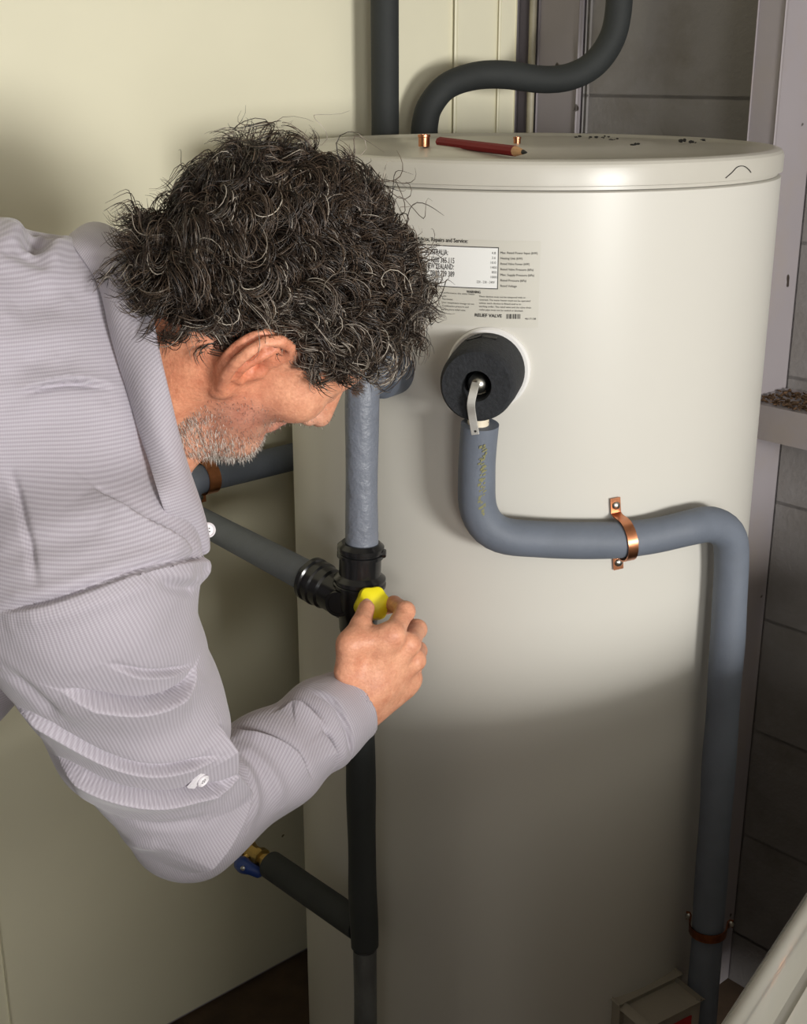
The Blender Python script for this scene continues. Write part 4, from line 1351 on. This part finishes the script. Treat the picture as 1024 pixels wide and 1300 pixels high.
# regions: sleeve below the arm seam, cuff, body
seam0, _ = trace(shirt_base, 0, 772); seam1, _ = trace(shirt_base, 180, 722); 
up_arm = nrm(ELB-SHR)
cen = sv_[sq_].mean(1)
s_arm = (cen-SHR) @ up_arm
# plane of the armhole through the seam line in the photo
seam_pts = np.array([trace(shirt_base, x_, y_)[0] for x_, y_ in ((0, 776), (60, 765), (120, 745), (180, 723), (250, 710))])
c0 = seam_pts.mean(0); sn = nrm(np.linalg.svd(seam_pts-c0)[2][0])
nplane = nrm(np.cross(sn, ray(120, 745))); nplane = nplane if nplane @ up_arm > 0 else -nplane
armd = chain(cen.astype(np.float32), [SHR, ELB, WRI], [.0, .0, .0])
is_arm = ((cen-c0) @ nplane > 0) & (armd < .105) & (cen[:, 0] > -.52)
s_f = (cen-cuff_cut) @ faxis
is_cuff = is_arm & (s_f > -.052) & (np.linalg.norm(cen-WRI, axis=1) < .12)
tfore = np.clip(((cen-ELB) @ faxis)/np.linalg.norm(WRI-ELB), -1, 2)
on_fore = rcone(cen.astype(np.float32), ELB, WRI, .062, .0395) < rcone(cen.astype(np.float32), SHR, ELB, .091, .064)
def axis_angle(V, a_, b_, ref):
    ax_ = nrm(b_-a_); e1_ = nrm(ref-ax_*(ref @ ax_)); e2_ = np.cross(ax_, e1_)
    w_ = V-a_
    return np.arctan2(w_ @ e2_, w_ @ e1_), w_ @ ax_
t = NT('lilac_shirt_cloth')
an = t.n('ShaderNodeAttribute', attribute_name='stripe')
ad = t.n('ShaderNodeAttribute', attribute_name='cross')
def wave(src, period, prev=None):
    m1 = t.n('ShaderNodeMath', operation='MULTIPLY'); m1.inputs[1].default_value = 2*math.pi/period; t.l(src, m1.inputs[0])
    m2 = t.n('ShaderNodeMath', operation='SINE'); t.l(m1.outputs[0], m2.inputs[0])
    m3 = t.n('ShaderNodeMath', operation='MULTIPLY_ADD'); m3.inputs[1].default_value = .5; m3.inputs[2].default_value = .5; t.l(m2.outputs[0], m3.inputs[0])
    return m3.outputs[0]
w1_ = wave(an.outputs['Fac'], .0030); w2_ = wave(ad.outputs['Fac'], .0017)
c1_ = t.ramp(w1_, [(0.15, srgb(164, 157, 166)), (.85, srgb(178, 172, 181))]).outputs[0]
c2_ = t.ramp(w2_, [(0.1, (.93, .93, .93, 1)), (.9, (1.03, 1.03, 1.03, 1))]).outputs[0]
cc_ = t.mix(1.0, c1_, c2_, 'MULTIPLY')
t.l(cc_, t.b.inputs['Base Color'])
t.b.inputs['Roughness'].default_value = .72
t.b.inputs['Sheen Weight'].default_value = .25
t.b.inputs['Specular IOR Level'].default_value = .25
nb_ = t.bump(w1_, .3, .0005)
nb_ = t.bump(t.noise(90, 3), .25, .002, nb_)
M['shirt'] = t.m
def sub_mesh(name, mask, parent, stripe, cross, finer=False):
    Q = sq_[mask]; ids, inv = np.unique(Q, return_inverse=True)
    V, Q = sv_[ids], inv.reshape(Q.shape)
    if finer: V, Q = subdivide(V, Q)
    d_ = ev(shirt_sdf, V); G_ = grad(shirt_sdf, V, d0=d_)
    edge = (np.abs((V-cuff_cut) @ faxis) < .004) & (np.linalg.norm(V-WRI, axis=1) < .07)
    V = V-G_*np.clip(d_, -.003, .003)[:, None]
    base = V.copy()
    V = (V+G_*(ev(cloth_disp, V.astype(np.float32))*(1-.6*edge))[:, None]).astype(np.float32)
    o = mesh_obj(name, V, Q, M['shirt'], parent)
    vcol(o, 'stripe', stripe(base)); vcol(o, 'cross', cross(base))
    return o
dirv = nrm(CU*1.0+.06*CX-.35*CF)
shirt = sub_mesh('shirt', ~is_arm, person, lambda V: V @ dirv, lambda V: V[:, 0]*1.0+V[:, 1]*.2)
shirt['label'] = 'lilac grey finely ribbed work shirt'
def arm_s(V):
    a_, s_ = axis_angle(V, SHR, ELB, -CF); return a_*.078
sub_mesh('sleeve', is_arm & ~on_fore & ~is_cuff, shirt, arm_s, lambda V: (V-SHR) @ up_arm, True)
def fore_s(V):
    a_, s_ = axis_angle(V, ELB, WRI, -CF); return a_*.050*.85+s_*.45
sub_mesh('forearm_sleeve', is_arm & on_fore & ~is_cuff, shirt, fore_s, lambda V: (V-ELB) @ faxis, True)
sub_mesh('cuff', is_cuff, shirt, lambda V: (V-ELB) @ faxis, lambda V: axis_angle(V, ELB, WRI, -CF)[0]*.04)

# collar: folded band around the neck, tip hanging free with its button
inner = [pix(262, 684, 1.045), pix(243, 620, 1.028), pix(226, 545, 1.020), pix(206, 452, 1.020), pix(187, 376, 1.045), pix(168, 318, 1.10), pix(152, 297, 1.165), pix(160, 310, 1.22), pix(185, 380, 1.255), pix(215, 480, 1.26), pix(240, 600, 1.22)]
outer = [pix(243, 706, 1.035), pix(212, 642, 1.005), pix(186, 578, .985), pix(162, 505, .975), pix(141, 425, .990), pix(120, 352, 1.045), pix(88, 299, 1.135), pix(98, 312, 1.235), pix(130, 400, 1.29), pix(165, 500, 1.29), pix(205, 620, 1.24)]
for k_, off_c in ((1, .012), (2, .008), (3, .005), (4, .004), (5, .004), (6, .004)):
    px_, py_ = ((0, 0), (212, 642), (186, 578), (162, 505), (141, 425), (120, 352), (88, 299))[k_]
    hit, ok = trace(shirt_base, px_, py_+(6 if k_ == 6 else 0))
    if ok: outer[k_] = hit-ray(px_, py_)*off_c
I_ = np.array(catmull(inner, 8)); O_ = np.array(catmull(outer, 8)); n_c = len(I_)
cent = np.array([np.array([-.20, 1.13, 1.27])]*n_c)
V = []; nw = 10; Fc = []
for layer in (0, 1):
    for i in range(n_c):
        tg = nrm(I_[min(i+1, n_c-1)]-I_[max(i-1, 0)]); wv = O_[i]-I_[i]; nn = nrm(np.cross(tg, wv))
        outw = nrm((I_[i]+O_[i])/2-cent[i])
        if nn @ outw < 0: nn = -nn
        for j in range(nw+1):
            s = j/nw
            bul = .010*math.sin(math.pi*s)+.004*(1-s)**2
            V.append(I_[i]+wv*s+nn*(bul+(0 if layer == 0 else -.0032)+.0016*math.sin(i*.35+s*3)))
def vid(l, i, j): return l*n_c*(nw+1)+i*(nw+1)+j
for i in range(n_c-1):
    for j in range(nw):
        Fc.append((vid(0, i, j), vid(0, i, j+1), vid(0, i+1, j+1), vid(0, i+1, j)))
        Fc.append((vid(1, i, j), vid(1, i+1, j), vid(1, i+1, j+1), vid(1, i, j+1)))
    for j in (0, nw):
        Fc.append((vid(0, i, j), vid(0, i+1, j), vid(1, i+1, j), vid(1, i, j)))
for i in (0, n_c-1):
    for j in range(nw):
        Fc.append((vid(0, i, j), vid(1, i, j), vid(1, i, j+1), vid(0, i, j+1)))
bm = bmesh.new(); vs = [bm.verts.new(tuple(v)) for v in V]
for f in Fc: bm.faces.new([vs[i] for i in f])
bmesh.ops.recalc_face_normals(bm, faces=bm.faces)
collar = bm_obj('collar', bm, M['shirt'], shirt, True, 60)
sarr = np.cumsum(np.r_[0, np.linalg.norm(np.diff(I_, axis=0), axis=1)])
vcol(collar, 'stripe', np.tile(np.repeat(sarr, nw+1), 2)); vcol(collar, 'cross', np.tile(np.tile(np.linspace(0, .05, nw+1), n_c), 2))
# buttons
M['button'] = mat('pearl_button', srgb(226, 222, 226), .3)
def button(p, n, r, name='button'):
    b = lathe(name, p, n, [(0, 0), (r*.9, 0), (r, .0008), (r, .002), (r*.86, .0028), (r*.66, .0018), (0, .0018)], M['button'], shirt, 28)
    n = nrm(n); e = nrm(np.cross(n, (0, 0, 1))); g = np.cross(n, e)
    for sx in (-1, 1):
        for sy in (-1, 1):
            lathe('thread_hole', p+n*.0017+(e*sx+g*sy)*r*.2, n, [(0, 0), (r*.1, 0), (r*.1, .0004), (0, .0004)], M['ink'], b, 8)
    return b
pbn = pix(263, 673, 1.040)
button(pbn+CF*.002, nrm(-CF+.35*CX), .0066)
pe_, _ = trace(shirt_sdf, 254, 988)
ne_ = grad(shirt_sdf, pe_[None].astype(np.float32))[0]
pe_ = pe_+ne_*(cloth_disp(pe_[None].astype(np.float32))[0]+.001)
button(pe_+ne_*.0005, ne_, .0062)
# tab under the sleeve button
strap('sleeve_tab', [pe_+(trace(shirt_sdf, x_, y_)[0]-trace(shirt_sdf, 254, 988)[0])-ne_*.0006 for x_, y_ in ((240, 999), (247, 991), (253, 984), (258, 978))], nrm(np.cross(ne_, CU+CX)), .0055, .0010, M['button'], shirt)

# ---------------- trousers, shoes (outside the frame, they carry the figure)
HPR = np.array([-.82, .85, .95]); HPL = np.array([-.84, 1.04, .95])
KNR = np.array([-.73, .80, .52]); KNL = np.array([-.72, 1.08, .52]); ANR = np.array([-.88, .78, .09]); ANL = np.array([-.86, 1.10, .09])
def trouser_sdf(P):
    d = rcone(P, PE+np.array([.02, 0, .0]), (HPR+HPL)/2, .140, .150)
    d = smin(d, chain(P, [HPR, KNR, ANR], [.105, .078, .062], .03), .05)
    d = smin(d, chain(P, [HPL, KNL, ANL], [.105, .078, .062], .03), .05)
    d = d-.003*np.sin(P[:, 2]*60+3*np.sin(P[:, 0]*25))*np.sin(P[:, 1]*30)
    return np.maximum(d, .075-P[:, 2])
tvs, tqs = surface(trouser_sdf, (-1.06, .62, .03), (-.52, 1.26, 1.30), .010)
M['trouser'] = mat('navy_work_trousers', srgb(44, 48, 62), .85, var=.15, vscale=30, bump=.3, bscale=400)
mesh_obj('trousers', tvs, tqs, M['trouser'], person)
M['boot'] = mat('brown_boot_leather', srgb(74, 52, 38), .55, var=.3, vscale=20, bump=.3, bscale=120)
for A_ in (ANR, ANL):
    def boot(P, A_=A_):
        toe = A_+np.array([.17, .04*np.sign(A_[1]-.95), -.052]); heel = A_+np.array([-.03, 0, -.045])
        d = smin(rcone(P, heel, toe, .042, .036), rcone(P, A_+np.array([0, 0, .04]), heel+np.array([.02, 0, 0]), .048, .045), .03)
        return np.maximum(d, .004-P[:, 2])
    mv_, mq_ = surface(boot, A_-np.array([.12, .14, .10]), A_+np.array([.26, .14, .16]), .008)
    mesh_obj('boot', mv_, mq_, M['boot'], person)
